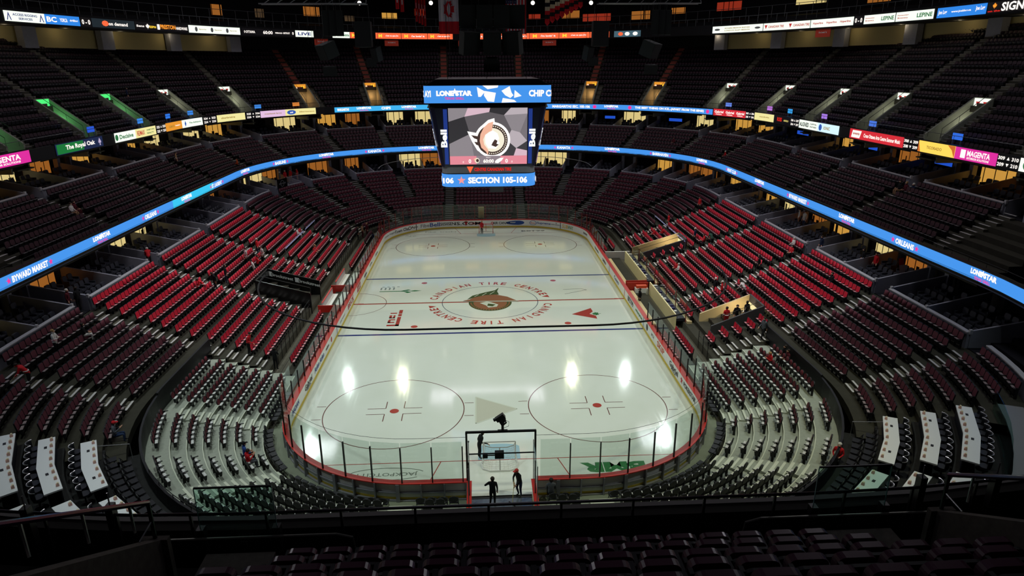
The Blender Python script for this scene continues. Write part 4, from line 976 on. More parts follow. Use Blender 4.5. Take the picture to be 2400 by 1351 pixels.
pts_ = [ell(d, .5)+Vector((0, 0, 27.6)) for d in range(-110, 111, 3)]; tr2.tube(pts_, .035, M('mezzanine rail', '5a5c5e', .5, .4), 4); tr2.tube([p-Vector((0, 0, .45)) for p in pts_], .02, blackm, 4)
for d in np.arange(-110, 111, 1.6): p = ell(d, .5); tr2.tube([p+Vector((0, 0, 26.6)), p+Vector((0, 0, 27.6))], .03, M('mezzanine rail'), 4)
pts_ = [ell(d, 4.2)+Vector((0, 0, 29.0)) for d in range(-110, 111, 3)]; tr2.tube(pts_, .035, M('mezzanine rail'), 4)
for d in np.arange(-110, 111, 2.1): p = ell(d, 4.2); tr2.tube([p+Vector((0, 0, 27.4)), p+Vector((0, 0, 29.0))], .035, M('mezzanine rail'), 4)
tag(tr2.build('mezzanine_rail'), 'grey post and rail balustrade along the top mezzanine', 'rail')
for i in range(30):   # lit rooms behind the mezzanine
    d = -104+i*7.1+rnd.uniform(-1.5, 1.5)
    if 48 < abs(d) < 58 or rnd.random() < .25: continue
    mb = MB(); w = rnd.uniform(.8, 2.6); z0 = rnd.choice([28.6, 29.2, 29.8]); h = rnd.uniform(.7, 1.5); f = emap(d, z0, 8.9)
    put_rect(mb, -w, w, 0, h, f, rnd.choice([warm[0], warm[1], warm[2], sg('room red', 'a8341e', .6), sg('room dim', '5a4630', .5)]), 2)
    for k in range(3): xk = rnd.uniform(-w, w); put_rect(mb, xk-.06, xk+.06, 0, h, emap(d, z0, 8.8), dark)
    struct(mb, 'window_top_room')
def tpanel(d0, d1, col, label, texts=(), extra=None):
    o = thing('top_sign', label, 'sign', (0, 0, 0)); mb = MB(); esweep(mb, [(0, 25.56), (0, 26.46)], d0, d1, col, 2); mb.build('sign_face', o)
    W = sum((ell(d0+(d1-d0)*(k+1)/10)-ell(d0+(d1-d0)*k/10)).length for k in range(10)); l = MB(); f = emap((d0+d1)/2, 26.01)
    for body, fx, fy, fw, fh, m in texts: put_text(l, body, f, fw*W, fh, m, .03, fx*W, fy)
    if extra: extra(l, f, W)
    if l.f: l.build('lettering', o)
inkb = E_('ink violet', '4a4aa8', .5)
tpanel(-83.1, -78.3, S_W, 'white lit sign at the top left edge of the photo', (('ACCESS RIGGING', 0, .16, .6, .22, inkb), ('SERVICES', 0, -.18, .34, .2, inkb)), lambda l, f, W: [put_poly(l, [(-.3, -.35), (0, .38), (.3, -.35), (.18, -.35), (0, .1), (-.18, -.35)], f, inkb, k*W, 0) for k in (-.4, .4)])
tpanel(-78.3, -73.9, S_B, 'bright blue lit sign beside the white one at the top left', (('YORCA', .02, 0, .22, .36, LWHITE), ('BC', -.32, 0, .28, .5, LWHITE), ('drilling', .32, 0, .24, .26, LWHITE)))
tpanel(-73.8, -72.4, LDARK, 'small dark scoreboard panel reading two zeros at the top left', (('0 - 0', 0, 0, .8, .5, LWHITE),))
tpanel(-72.3, -66.3, sg('screen teal', '1c2c34', .6), 'dark screen with orange flash and white lettering at the top left', (('on demand', .1, 0, .45, .36, LWHITE),), lambda l, f, W: put_poly(l, disc(8, .5, .3), f, LORANGE, -.2*W, 0))
tpanel(-66.2, -63, LDARK, 'small dark screen with three white emblems at the top left', (('Sens', -.28, 0, .36, .24, LWHITE), ('ESPN', .3, -.05, .3, .26, LYEL)), lambda l, f, W: put_poly(l, MAPLE, f, LWHITE, .06*W, 0, .6))
tpanel(-63, -58.3, LDARK, 'black lit sign with orange and white hardware lettering, top left', (('PRESTON', -.14, .05, .5, .5, E_('led amber', 'ff9a2e', 1.1)), ('HARDWARE', .32, -.04, .38, .34, LWHITE)), lambda l, f, W: put_rect(l, -.49*W, -.41*W, -.3, .3, f, LWHITE))
tpanel(-58, -49.3, S_W, 'long white lit sign with three small grey emblems, top left', tuple(('Sports', k+.06, 0, .14, .16, tgl) for k in (-.3, 0, .3)), lambda l, f, W: [put_poly(l, disc(10, .22, .3), f, adgr, k*W, 0) for k in (-.36, -.06, .24)])
tpanel(-49, -39.2, LDARK, 'black score strip with white numerals along the top left', (('0 OTTAWA', -.36, 0, .2, .34, LWHITE), ('60:00', -.02, 0, .18, .46, LWHITE), ('PERIOD 1', .2, -.02, .16, .2, LWHITE), ('DETROIT', .34, 0, .12, .24, LWHITE), ('0', .46, 0, .03, .4, LWHITE)))
tpanel(-39.1, -35.6, S_W, 'white lit sign reading live, left of the hanging speakers', (('LIVE', 0, 0, .72, .42, inkb),))
tpanel(-31.8, -28.3, S_W, 'white lit sign ending in dot com behind the left speakers', (('7.com', .05, 0, .8, .42, tg_),))
tpanel(-28.2, -26.6, LORANGE, 'short orange lit sign with yellow arches right of a white sign', (('M', 0, 0, .55, .5, LYEL),))
for k, (a, b_, w) in enumerate(((-22.9, -17.5, 'c\'est ca que j\'m'), (-17.4, -11.8, 'i\'m lovin\' it'), (-11.7, -6.2, 'c\'est ca que j\'m'), (-4.4, 1, 'i\'m lovin\' it'), (1.1, 6, 'i\'m lovin\' it'), (6.1, 10.8, 'i\'m lovin\' it'), (10.9, 17.3, 'i\'m lovin\' it'), (17.4, 24, 'c\'est ca que j\'m'), (24.1, 28.2, 'i\'m lovin\' it'))):
    tpanel(a, b_, LORANGE, f'orange lit sign with yellow arches, {nth(k+1)} from the left along the far top', ((w, .14, 0, .5, .3, LWHITE), ('M', -.32, 0, .14, .5, LYEL)))
tpanel(29.2, 34.7, sg('screen slate', '4a6a78', .8), 'small screen with orange and white shapes right of the orange signs', (), lambda l, f, W: [put_poly(l, disc(10, .45, .28), f, LORANGE if k == -.25 else LWHITE, k*W, 0) for k in (-.25, 0, .3)])
tpanel(48.8, 57.8, S_W, 'white lit sign with gold lettering, first of the white row at right', (('ROGERS MISSION BADGES', 0, .14, .5, .16, tgl), ('LONDON ALLEY MISSION', 0, -.16, .5, .16, tgl)), lambda l, f, W: [put_poly(l, disc(10, .5, .14), f, adgr, k*W, 0) for k in (-.4, .4)])
tpanel(57.9, 65.6, S_W, 'white lit sign with two red triangles in the top right row', (('CANADIAN TIRE', -.22, 0, .34, .3, tr_), ('CANADIAN TIRE', .32, 0, .34, .3, tr_)), lambda l, f, W: [put_poly(l, TRI, f, tr_, k*W, 0, .5) for k in (-.44, .09)])
tpanel(65.7, 72.2, S_W, 'white lit sign with one red word repeated three times, top right', tuple(('Hyperline', k, 0, .24, .3, tr_) for k in (-.32, 0, .32)))
tpanel(72.3, 73.6, LDARK, 'small dark scoreboard panel reading two zeros at the top right', (('0 - 0', 0, 0, .8, .5, LWHITE),))
tpanel(73.7, 78, S_W, 'first of two white lit signs with green serif lettering, top right', (('LEPINE', .27, 0, .4, .4, tg_), ('Homecoming', -.3, .12, .3, .16, tr_), ('Brewery', -.3, -.14, .28, .18, tr_)))
tpanel(78.1, 83, S_W, 'second of two white lit signs with green serif lettering, top right', (('LEPINE', .27, 0, .4, .4, tg_), ('Homecoming', -.3, .12, .3, .16, tr_), ('Brewery', -.3, -.14, .28, .18, tr_)))
tpanel(83.4, 89.2, S_B, 'bright blue lit sign near the top right corner of the photo', (('www.joeklog.ca', 0, 0, .4, .24, LWHITE), ('Joe Log', -.38, 0, .18, .46, LWHITE), ('Joe Log', .38, .06, .18, .46, LWHITE)))
tpanel(89.3, 95, LDARK, 'black lit sign with big white lettering in the top right corner', (('SIGNS.', .05, 0, .55, .7, LWHITE), ('on the', -.36, -.28, .24, .16, LRED)), lambda l, f, W: put_poly(l, MAPLE, f, E_('led amber', 'ff9a2e', 1.1), -.36*W, .14, .5))
for k, d in enumerate((-34, -19.5, -3.4, 15.2, 26.5, 67.5)):   # orange cloth banners below the signs
    mb = MB(); f = emap(d, 25.0, .3); put_rect(mb, -1.2, 1.2, -.55, .5, f, M('banner orange', 'd8452c', .7)); put_rect(mb, -1.2, 1.2, -.55, .5, emap(d, 25.0, .36), M('banner orange'))
    put_text(mb, 'i\'m lovin\' it', emap(d, 25.0, .27), 1.3, .22, white); tag(mb.build('cloth_banner'), f'red orange cloth banner below the top signs, {nth(k+1)} from the left', 'banner')
# small screens on the front rail of the upper stand
for k, (t, c) in enumerate(((63.8, '2458d8'), (73.5, '3a8cf0'), (80.3, '2f7df0'), (84.0, '3a8cf0'), (92.2, '3f8ce8'), (96.3, 'e88a3a'), (110.5, '2f5fe8'), (145.5, '6a8cf0'), (151.0, 'c07ae0'), (154.8, '3aa8f4'), (163.2, 'b080f0'), (172.6, '4a7ae8'), (184.5, '2f6fe8'), (193.5, '2f7df0'))):
    x, y, nx, ny = ST(t); o = thing('rail_screen', f'small lit screen on a stand at the upper front rail, {nth(k+1)} from the left', 'screen', (x+nx*31.9, y+ny*31.9, 15.0), math.atan2(-ny, -nx)-PI/2)
    mb = MB(); mb.box(-.55, .55, -.04, .04, .75, 1.25, E_('screen '+c, c, .9)); mb.build('screen', o); mb = MB(); mb.box(-.5, -.44, -.05, .05, 0, .75, steel); mb.box(.44, .5, -.05, .05, 0, .75, steel); mb.build('stand', o)
# ------------------------------------------------------------------ roof, ducts, trusses
mb = MB(); mb.box(-60, 60, -62, 80, 36, 36.5, mz); struct(mb, 'ceiling')
mb = MB(); dm = M('grey duct', '8f8e90', .5, .4)
for z, y0, r in ((33.2, 58, 1.3),): mb.tube([(x, y0-.006*x*x, z) for x in range(-26, 27, 4)], r, dm, 10)
struct(mb, 'ceiling_duct')
for k, x in enumerate((-19.5, -8.0, 8.6, 15.6, 18.2)):
    o = thing('round_lamp', f'round white lamp under the roof at the far end, {nth(k+1)} from the left', 'lamp', (x, 58, 31.0)); mb = MB(); mb.ball((0, 0, 0), .33, E_('round lamp', 'fff4e8', 3), 10); mb.build('bulb', o); mb = MB(); mb.tube([(0, .3, 0), (0, .5, 1.6)], .06, blackm, 5); mb.build('bracket', o)
# ------------------------------------------------------------------ near edge of the upper stand (where the camera stands)
nconc = M('near concrete', '6a655c', .85, .15, noise=.45, scale=9); npar = M('parapet', '34332e', .8, .2, noise=.2, scale=5)
na, nb = T('R', -24), T('L', -24)
mb = MB(); sweep(mb, [(28.1, 12.6), (28.1, 13.98), (28.16, 14.02), (28.42, 14.02), (28.45, 13.62), (29.0, 13.62)], na-TOT, nb, npar); struct(mb, 'wall_near_parapet')
mb = MB(); bar(mb, 28.08, 28.2, 13.99, 14.05, na-TOT, nb, M('parapet trim', '8c8a84', .6, .3)); struct(mb, 'trim_near_parapet')
NEAR = [(29.95, 13.9), (30.9, 14.56), (31.85, 15.22), (32.75, 15.87), (33.65, 16.5), (34.6, 17.1)]
mb = MB(); treads(mb, NEAR, na-TOT, nb, M('near floor', '1d1b19', .9, .1, noise=.3, scale=6), 41, .75); sweep(mb, [(28.42, 13.62), (29.25, 13.62), (29.25, 13.9)], na-TOT, nb, M('near floor')); struct(mb, 'stand_near_upper')
rl = thing('near_rail', 'black handrail with posts along the front of the near upper stand', 'rail', (0, 0, 0)); mb = MB()
ts_ = samples(na-TOT, nb, 1.2); mb.tube([P(t, 28.75, 14.6) for t in ts_], .026, M('rail black', '1a1a1d', .3, .6), 8); mb.build('top_rail', rl)
L_, at_ = along(ts_[0], ts_[-1], 28.75, 0); n = int(L_/1.23)
for i in range(n+1):
    p = P(at_((L_-n*1.23)/2+.2+1.23*i), 28.75, 13.6)
    if abs(p[0]) < 14: m_ = MB(); m_.box(p[0]-.02, p[0]+.02, p[1]-.02, p[1]+.02, 13.6, 14.6, blackm); m_.build('post', rl)
for k, (x0, x1, lab) in enumerate(((-5.55, -4.32, 'left'), (4.75, 6.0, 'right'))):
    y = -51.15; o = thing('glass_screen', f'clear glass screen between black posts at the {lab} end of the near rail', 'glass screen', (0, 0, 0))
    m_ = MB(); m_.box(x0, x1, y-.008, y+.008, 14.0, 15.18, glassg); m_.build('pane', o)
    m_ = MB(); e = M('glass edge', '9fd8d8', .2, .6)
    m_.box(x0-.01, x0, y-.008, y+.008, 14.1, 15.18, e); m_.box(x1, x1+.01, y-.008, y+.008, 14.1, 15.18, e); m_.build('pane_edge', o)
    m_ = MB(); m_.box(x0, x1, y-.012, y+.012, 15.17, 15.2, blackm); m_.box(x0-.06, x0+.06, y-.07, y+.07, 13.6, 14.42, blackm); m_.box(x1-.06, x1+.06, y-.07, y+.07, 13.6, 14.42, blackm); m_.build('clamp_post', o)
    m_ = MB()
    for r_ in range(4): put_text(m_, ('CAUTION PLEASE', 'DO NOT LEAN OR SIT', 'ON THE RAILING', 'THANK YOU')[r_], plane_map(((x0+x1)/2+.1, y-.012, 14.28-.05*r_), (1, 0, 0), (0, 0, 1)), .26-.02*r_, .03, M('decal grey', 'a8a8a8', .6), 0)
    m_.build('notice', o)
for k, (x, lab) in enumerate(((-7.05, 'left'), (-8.4, 'far left'), (6.75, 'right'), (8.1, 'far right'))):
    m_ = MB(); m_.box(x-.06, x+.06, -51.0, -50.86, 13.6, 14.78, blackm); m_.tube([(x, -50.93, 14.7), (x, -50.93, 15.0)], .012, chrome, 5)
    tag(m_.build('rail_post'), f'thick black post with thin bright pin at the {lab} of the near rail', 'post')
# two tunnel walls with handrails, and the two landing blocks
for s, x, lab in ((-1, -5.66, 'left'), (1, 6.15, 'right')):
    xo = x+s*.22; q = [(x, -52.15, 13.4), (xo, -52.15, 13.4), (xo, -58, 13.4), (x, -58, 13.4), (x, -52.15, 15.0), (xo, -52.15, 15.0), (xo, -58, 18.7), (x, -58, 18.7)]
    if s < 0: q = [q[1], q[0], q[3], q[2], q[5], q[4], q[7], q[6]]
    m_ = MB(); m_.hexa(q, nconc); m_.obox((x+s*.11, -52.1, 14.2), (.2, 0, 0), (0, .05, 0), (0, 0, .8), nconc); struct(m_, 'wall_near_tunnel')
    o = thing('tunnel_handrail', f'black handrail with round bright top on the {lab} concrete tunnel wall', 'rail', (0, 0, 0))
    m_ = MB(); xm = x+s*.1; m_.tube([(xm, -52.1, 15.62), (xm, -58, 19.35)], .035, M('rail gloss', '3a2d48', .15, .8, coat=.6), 8); m_.tube([(xm, -52.1, 15.62), (xm, -52.1, 14.2)], .03, blackm, 6); m_.build('top_rail', o)
    for k in range(4): y = -52.55-.95*k; m_ = MB(); m_.tube([(xm, y, 15.2+.633*(k*.95+.4)), (xm, y, 15.62+.633*(k*.95+.45))], .02, chrome, 6); m_.build('post', o)
    m_ = MB(); m_.tube([(xm, -52.1, 15.3), (xm, -52.5, 15.25)], .012, chrome, 5); m_.build('brace', o)
for x0, x1, lab in ((-5.3, -4.22, 'left'), (4.68, 5.85, 'right')):
    m_ = MB(); m_.box(x0, x1, -53.0, -51.62, 13.4, 14.28, nconc); m_.box(x0-(.6 if x0 < 0 else 0), x1+(.6 if x0 > 0 else 0), -53.4, -52.4, 13.4, 14.1, nconc); struct(m_, 'stair_landing')
    m_ = MB(); bx = [(x0-.9, -51.3, 14.32), (x1+.9, -51.3, 14.32), (x1+1.15, -51.3, 14.25), (x1+1.18, -51.3, 14.0)] if x0 < 0 else [(x1+.9, -51.3, 14.32), (x0-.9, -51.3, 14.32), (x0-1.15, -51.3, 14.25), (x0-1.18, -51.3, 14.0)]
    m_.tube(bx, .022, M('dull steel', '8a8a80', .35, .5, metal=.5), 6); tag(m_.build('grab_rail'), f'low bent steel grab rail below the {lab} glass screen', 'rail')
nseat = 0
for i, (R, z) in enumerate(NEAR):
    segs = [(-4.05, 4.55)] if i < 2 else [(-4.6, 4.95), (4.95+.3, 6.0)]
    if i == 0: segs = [(-5.6+.1, -5.6+.1), (-3.9, 4.5)]
    if i >= 2: segs = [(-4.3, 6.0)]
    for a, b_ in segs:
        n = int((b_-a)/.525)
        for k in range(n):
            x = a+.26+k*.525+(.26 if i % 2 else 0); p = (x, -CY-R, z, 0)
            u, v, d = proj((x, -CY-R, z+.7))
            if -60 < u < 2460 and v < 1420:
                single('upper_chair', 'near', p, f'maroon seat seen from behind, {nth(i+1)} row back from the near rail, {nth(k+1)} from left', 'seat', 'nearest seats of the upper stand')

# ------------------------------------------------------------------ white counters in the near corners
ctop = M('counter white', 'eef0f2', .35, .5); cfr = M('counter front', '1c222b', .5, .4); boxp = M('snack box', 'd7a79a', .7); tabm = M('menu pad', '25262a', .5)
NB = {}
def counter(kind, angs, Ri, Ro, z, label):
    side = 'left' if kind == 'LN' else 'right'
    o = thing('counter', label, 'counter', (0, 0, 0)); pin = [Vector(P(T(kind, a), Ri, 0)) for a in angs]; pout = [Vector(P(T(kind, a), Ro, 0)) for a in angs]
    m_ = MB()
    for i in range(len(angs)-1):
        q = [pin[i], pin[i+1], pout[i+1], pout[i]]
        if (q[1]-q[0]).cross(q[2]-q[0]).z < 0: q = [q[1], q[0], q[3], q[2]]
        m_.hexa([v+Vector((0, 0, z-.07)) for v in q]+[v+Vector((0, 0, z)) for v in q], ctop)
    m_.build('counter_top', o); m_ = MB()
    for i in range(len(angs)-1):
        for a, b_ in ((pin[i], pin[i+1]),):
            d = (b_-a).normalized(); n = Vector((-d.y, d.x, 0)); c = (pout[i]-pin[i]).normalized(); m_.hexa([a+c*.05+Vector((0, 0, z-.8)), b_+c*.05+Vector((0, 0, z-.8)), b_+c*.1+Vector((0, 0, z-.8)), a+c*.1+Vector((0, 0, z-.8)), a+c*.05+Vector((0, 0, z-.07)), b_+c*.05+Vector((0, 0, z-.07)), b_+c*.1+Vector((0, 0, z-.07)), a+c*.1+Vector((0, 0, z-.07))], cfr)
    m_.build('front_panel', o)
    short = label.split(',')[0]; L = sum((pin[i+1]-pin[i]).length for i in range(len(angs)-1)); nb = max(3, int(L/.62))
    for k in range(nb):
        s = L*(k+.5)/nb; i = 0
        while i < len(angs)-2 and s > (pin[i+1]-pin[i]).length: s -= (pin[i+1]-pin[i]).length; i += 1
        d = (pin[i+1]-pin[i]); u = s/d.length; c = (pout[i]-pin[i]).normalized(); p = pin[i]+d*u+c*.14; rz = math.atan2(d.y, d.x)
        b = thing('snack_box', f'small tan condiment box, {nth(k+1)} along the {short}', 'box', (p.x, p.y, z), rz, 'condiment boxes on the white counters')
        m_ = MB(); m_.box(-.06, .06, -.06, .06, 0, .11, boxp); m_.build('carton', b); m_ = MB(); m_.box(-.05, .05, -.02, .05, .11, .17, M('napkins', 'e8d8b8', .8)); m_.build('napkins', b)
        if k % 4 == 1:
            p2 = pin[i]+d*u+c*.38; m_ = MB(); m_.box(-.1, .1, -.06, .06, 0, .02, tabm); e = m_.build('menu_pad'); e.location = (p2.x, p2.y, z); e.rotation_euler = (0, 0, rz); tag(e, f'flat dark menu pad, {nth(k//4+1)} along the {short}', 'menu pad')
        if k % 1 == 0:
            p3 = pout[i]+d*u+c*.32; n_ = math.atan2(-c.y, -c.x)-PI/2
            single('counter_chair', 'counter_chair', (p3.x, p3.y, z-.75, n_), f'dark chair with chrome rim, {nth(k+1)} behind the {short}', 'chair', 'chairs behind the white counters')
for kind, nm in (('LN', 'left'), ('RN', 'right')):
    for j, (Ri, Ro, z) in enumerate(((17.3, 18.0, 3.55), (18.95, 19.65, 4.2), (20.45, 21.15, 4.83))):
        w = ('front', 'middle', 'rear')[j]
        counter(kind, (65, 56.5, 49), Ri, Ro, z, f'{w} {nm} bent white counter, upper of two in its row')
        counter(kind, (45.4, 37+1.0*j), Ri, Ro, z, f'{w} {nm} straight white counter, nearest the rail')
    for j, (R, z) in enumerate(((16.25, 2.1), (16.85, 2.45))):
        n = 0
        for p in row(T(kind, 62) if kind == 'LN' and False else min(T(kind, 62), T(kind, 36)), max(T(kind, 62), T(kind, 36)), R, z, .62):
            n += 1; single('lounge_seat', 'folding_chair', p[:4], f'black seat, {nth(n)} from one end of {nth(j+1)} dark row before {nm} counters', 'seat', 'black seats in front of the white counters')
    a, b_ = sorted((T(kind, 88), T(kind, 30))); m_ = MB(); bar(m_, 15.38, 15.5, 1.8, 2.95, a, b_, M('barrier black', '18191c', .5, .4)); struct(m_, 'wall_corner_barrier')
    a, b_ = sorted((T(kind, 90) + (7 if kind == 'LN' else -7), T(kind, 85))); m_ = MB(); bar(m_, 15.38, 15.5, 1.8, 3.1, a, b_, M('barrier black')); struct(m_, 'wall_corner_barrier')
    m_ = MB(); a, b_ = sorted((T(kind, 52), T(kind, 30))); m_.tube([P(t, 15.44, 3.15) for t in samples(a, b_, 1.5)], .022, blackm, 6)
    for t in samples(a, b_, 2.2): m_.tube([P(t, 15.44, 2.9), P(t, 15.44, 3.15)], .018, blackm, 5)
    tag(m_.build('barrier_rail'), f'thin black rail on top of the {nm} corner barrier wall', 'rail')
    m_ = MB(); t = T(kind, 64.3); a = Vector(P(t, 15.9, 0)); c = Vector(P(t, 17.6, 0)); m_.tube([a+Vector((0, 0, 2.1)), a+Vector((0, 0, 3.0)), c+Vector((0, 0, 3.35)), c+Vector((0, 0, 2.8))], .025, chrome, 6); tag(m_.build('stair_rail'), f'bent chrome stair rail in front of the {nm} white counters', 'rail')
# bar counter at the right edge
m_ = MB(); bar(m_, 22.3, 23.4, 5.0, 5.08, T('RN', 66), T('RN', 44), M('grey bar top', '8a8a8e', .4, .5)) if T('RN', 44) > T('RN', 66) else None
o = thing('bar_counter', 'long grey bar counter with glass screen at the right edge of the photo', 'counter', (0, 0, 0)); 
if m_.f: m_.build('counter_top', o)
m_ = MB(); bar(m_, 22.15, 22.17, 4.1, 5.75, T('RN', 66), T('RN', 44), glassg); m_.build('glass_screen', o)

# ------------------------------------------------------------------ benches on the right, penalty area on the left
wood = M('bench cream', 'e8cf9c', .5, .4); rubber = M('rubber floor', '4a4438', .9, .1)
def px(x0, x1, y0, y1, z0, z1, mat, name, label, cat, g=None):
    m_ = MB(); m_.box(x0, x1, y0, y1, z0, z1, mat); return tag(m_.build(name), label, cat, g)
m_ = MB(); m_.box(13.35, 15.9, -9.0, 12.6, -.05, .02, rubber); struct(m_, 'floor_bench_area')
for y0, y1, w in ((2.2, 11.9, 'far'), (-8.2, .6, 'near')):
    o = thing('players_bench', f'cream players bench behind the right boards, {w} one', 'bench', (0, 0, 0)); m_ = MB(); m_.box(13.5, 13.95, y0, y1, .45, .6, wood); m_.build('seat', o)
    for k in range(7): m_ = MB(); y = y0+.2+(y1-y0-.6)*k/6; m_.box(13.55, 13.9, y, y+.12, .02, .45, wood); m_.build('leg', o)
    o = thing('bench_wall', f'pale yellow panel wall with dark counter behind the {w} players bench', 'partition', (0, 0, 0)); m_ = MB(); m_.box(15.45, 15.55, y0-.3, y1-.2, .1, 1.5, M('bench wall pale', 'fbeeb4', .45, .4)); m_.build('panel', o)
    m_ = MB(); m_.box(15.55, 16.3, y0-.3, y1-.2, .9, 1.15, M('bench counter', '23242e', .5, .5)); m_.build('counter', o)
    m_ = MB(); rnd = random.Random(4)
    for k in range(14): y = y0+(y1-y0)*k/14; m_.box(15.6+rnd.random()*.3, 15.75+rnd.random()*.4, y, y+.25, 1.15, 1.2+rnd.random()*.12, rnd.choice([steel, M('gear violet', '3d3a68', .5), white]))
    m_.build('equipment', o)
    px(16.35, 16.75, y0-.8, y1-.5, .3, 1.05, wood, 'ledge_wall', f'long cream ledge wall below the right red seats, {w} one', 'partition')
    o = thing('bench_glass', f'tall clear glass behind the {w} players bench', 'glass screen', (0, 0, 0)); m_ = MB(); m_.box(16.3, 16.32, y0-.4, y1, 1.1, 2.6, glassm); m_.build('pane', o)
    for k in range(4): m_ = MB(); y = y0-.4+(y1-y0+.4)*k/3; m_.box(16.28, 16.34, y-.03, y+.03, .3, 2.6, M('post red', '8a3a34')); m_.build('post', o)
for y, w in ((1.6, 'far'), (1.0, 'near')): px(13.4, 15.5, y-.04, y+.04, 0, 1.3, M('divider red', 'c83a28', .5), 'bench_divider', f'red divider between the two players benches, {w} one', 'partition')
px(14.2, 15.2, .3, .75, .9, 1.15, M('cooler orange', 'e0502a', .5), 'cooler', 'orange drinks box on the table between the right benches', 'cooler')
px(14.1, 15.3, .2, .85, .02, .9, white, 'trainer_table', 'white cupboard between the two right benches', 'table')
px(13.4, 16.2, 12.6, 12.75, 0, 1.2, white, 'end_panel', 'white end wall of the far players bench', 'partition')
m_ = MB(); m_.box(-15.9, -13.35, -3.3, 8.4, -.05, .02, conc_gr); struct(m_, 'floor_penalty_area')
for y0, y1, w in ((-2.6, 1.8, 'near'), (3.6, 8.2, 'far')):
    o = thing('penalty_bench', f'white penalty bench with red trim behind the left glass, {w} one', 'bench', (0, 0, 0)); m_ = MB(); m_.box(-15.2, -14.7, y0, y1, .4, .5, white); m_.build('seat', o); m_ = MB(); m_.box(-15.3, -15.2, y0, y1, .1, 1.1, M('penalty back', 'd8ccd0', .5)); m_.box(-15.32, -15.18, y0, y1, 1.1, 1.15, redp); m_.build('backrest', o)
    px(-14.2, -13.6, y0+.3, y1-.3, .6, .75, white, 'timekeeper_desk', f'white desk at the left boards, {w} one', 'desk')
for y in (-3.2, 2.6): px(-15.5, -13.5, y-.05, y+.05, 0, 1.1, redp, 'penalty_partition', 'red partition at the '+('near' if y < 0 else 'middle')+' of the left penalty area', 'partition')
# railing along the walkway
for kind, y0, y1, w in (('L', -15, -3.6, 'near left'), ('L', 8, 18, 'far left'), ('R', -15.5, -12.8, 'near right')):
    m_ = MB(); a, b_ = sorted((T(kind, y0), T(kind, y1))); L_, at_ = along(a, b_, 11.2, 0)
    for h in (.55, .95): m_.tube([P(a, 11.2, .83+h), P(b_, 11.2, .83+h)], .022, blackm, 5)
    for k in range(int(L_/1.1)+1): p = P(at_(1.1*k), 11.2, .3); m_.tube([p, (p[0], p[1], 1.78)], .025, blackm, 5)
    tag(m_.build('walkway_rail'), f'black post rail between walkway and red seats, {w}', 'rail')
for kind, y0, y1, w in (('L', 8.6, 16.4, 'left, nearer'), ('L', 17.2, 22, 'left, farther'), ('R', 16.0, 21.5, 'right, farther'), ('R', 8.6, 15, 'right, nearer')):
    m_ = MB(); a, b_ = sorted((T(kind, y0), T(kind, y1))); m_.tube([P(a, 16.35, 3.3), P(b_, 16.35, 3.3)], .05, M('rail ribbon sheen', 'aab2e8', .25, .7), 6); m_.tube([P(a, 16.35, 3.3), P(a, 16.35, 2.3)], .03, steel, 5); m_.tube([P(b_, 16.35, 3.3), P(b_, 16.35, 2.3)], .03, steel, 5)  # lilac tone is the blue ribbon's reflection painted into the rail
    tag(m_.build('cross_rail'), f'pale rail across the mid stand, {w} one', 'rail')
# black walled entry on the left and the two lit entries on the right
def entry(sx, y0, y1, R1, R2, z1, z2, mat, matin, label, letters=None, fl_=.2):
    o = thing('stand_entry', label, 'entrance', (0, 0, 0)); X1, X2 = sx*(CX+R1), sx*(CX+R2)
    for y, nm in ((y0, 'near_wall'), (y1, 'far_wall')):
        m_ = MB(); q = [(X1, y-.07, fl_), (X2, y-.07, fl_), (X2, y+.07, fl_), (X1, y+.07, fl_), (X1, y-.07, z1), (X2, y-.07, z2), (X2, y+.07, z2), (X1, y+.07, z1)]
        if sx < 0: q = [q[1], q[0], q[3], q[2], q[5], q[4], q[7], q[6]]
        m_.hexa(q, matin if (nm == 'far_wall') else mat); wl = m_.build(nm, o)
        if letters and nm == 'far_wall':
            l = MB()
            for (body, u, h, m) in letters:
                xx = X1+(X2-X1)*u; zz = z1+(z2-z1)*u-.45; f = plane_map((xx, y-.09, zz), (1, 0, (z1-z2)/abs(X2-X1)*(1 if sx < 0 else -1)), (0, 0, 1)); put_text(l, body, f, None, h, m, .02)
                put_rect(l, -1.35, -.95, -.2, .25, f, m)
            l.build('lettering', wl)
    m_ = MB(); m_.box(min(X1, X2), max(X1, X2), y0, y1, fl_-.1, fl_, conc_dk); m_.build('floor', o); m_ = MB(); m_.box(X2-.08, X2+.08, y0, y1, fl_, z2, mat); m_.build('back_wall', o)
    m_ = MB()
    for y in (y0, y1): m_.tube([(X1, y, z1+.5), (X2, y, z2+.5)], .022, blackm, 5); m_.tube([(X1, y, z1), (X1, y, z1+.5)], .02, blackm, 5); m_.tube([(X2, y, z2), (X2, y, z2+.5)], .02, blackm, 5)
    m_.build('handrail', o); return o
entry(-1, -2.9, .7, 11.2, 15.9, 2.2, 3.5, M('entry black', '0b0b0d', .25, .6), M('entry black'), 'black walled stand entry with white lettering in the left red seats', [('Brookstreet', .72, .3, white), ('Brookstreet', .2, .3, white)])
pale = E_('lit cream wall', 'fff0b0', .9)
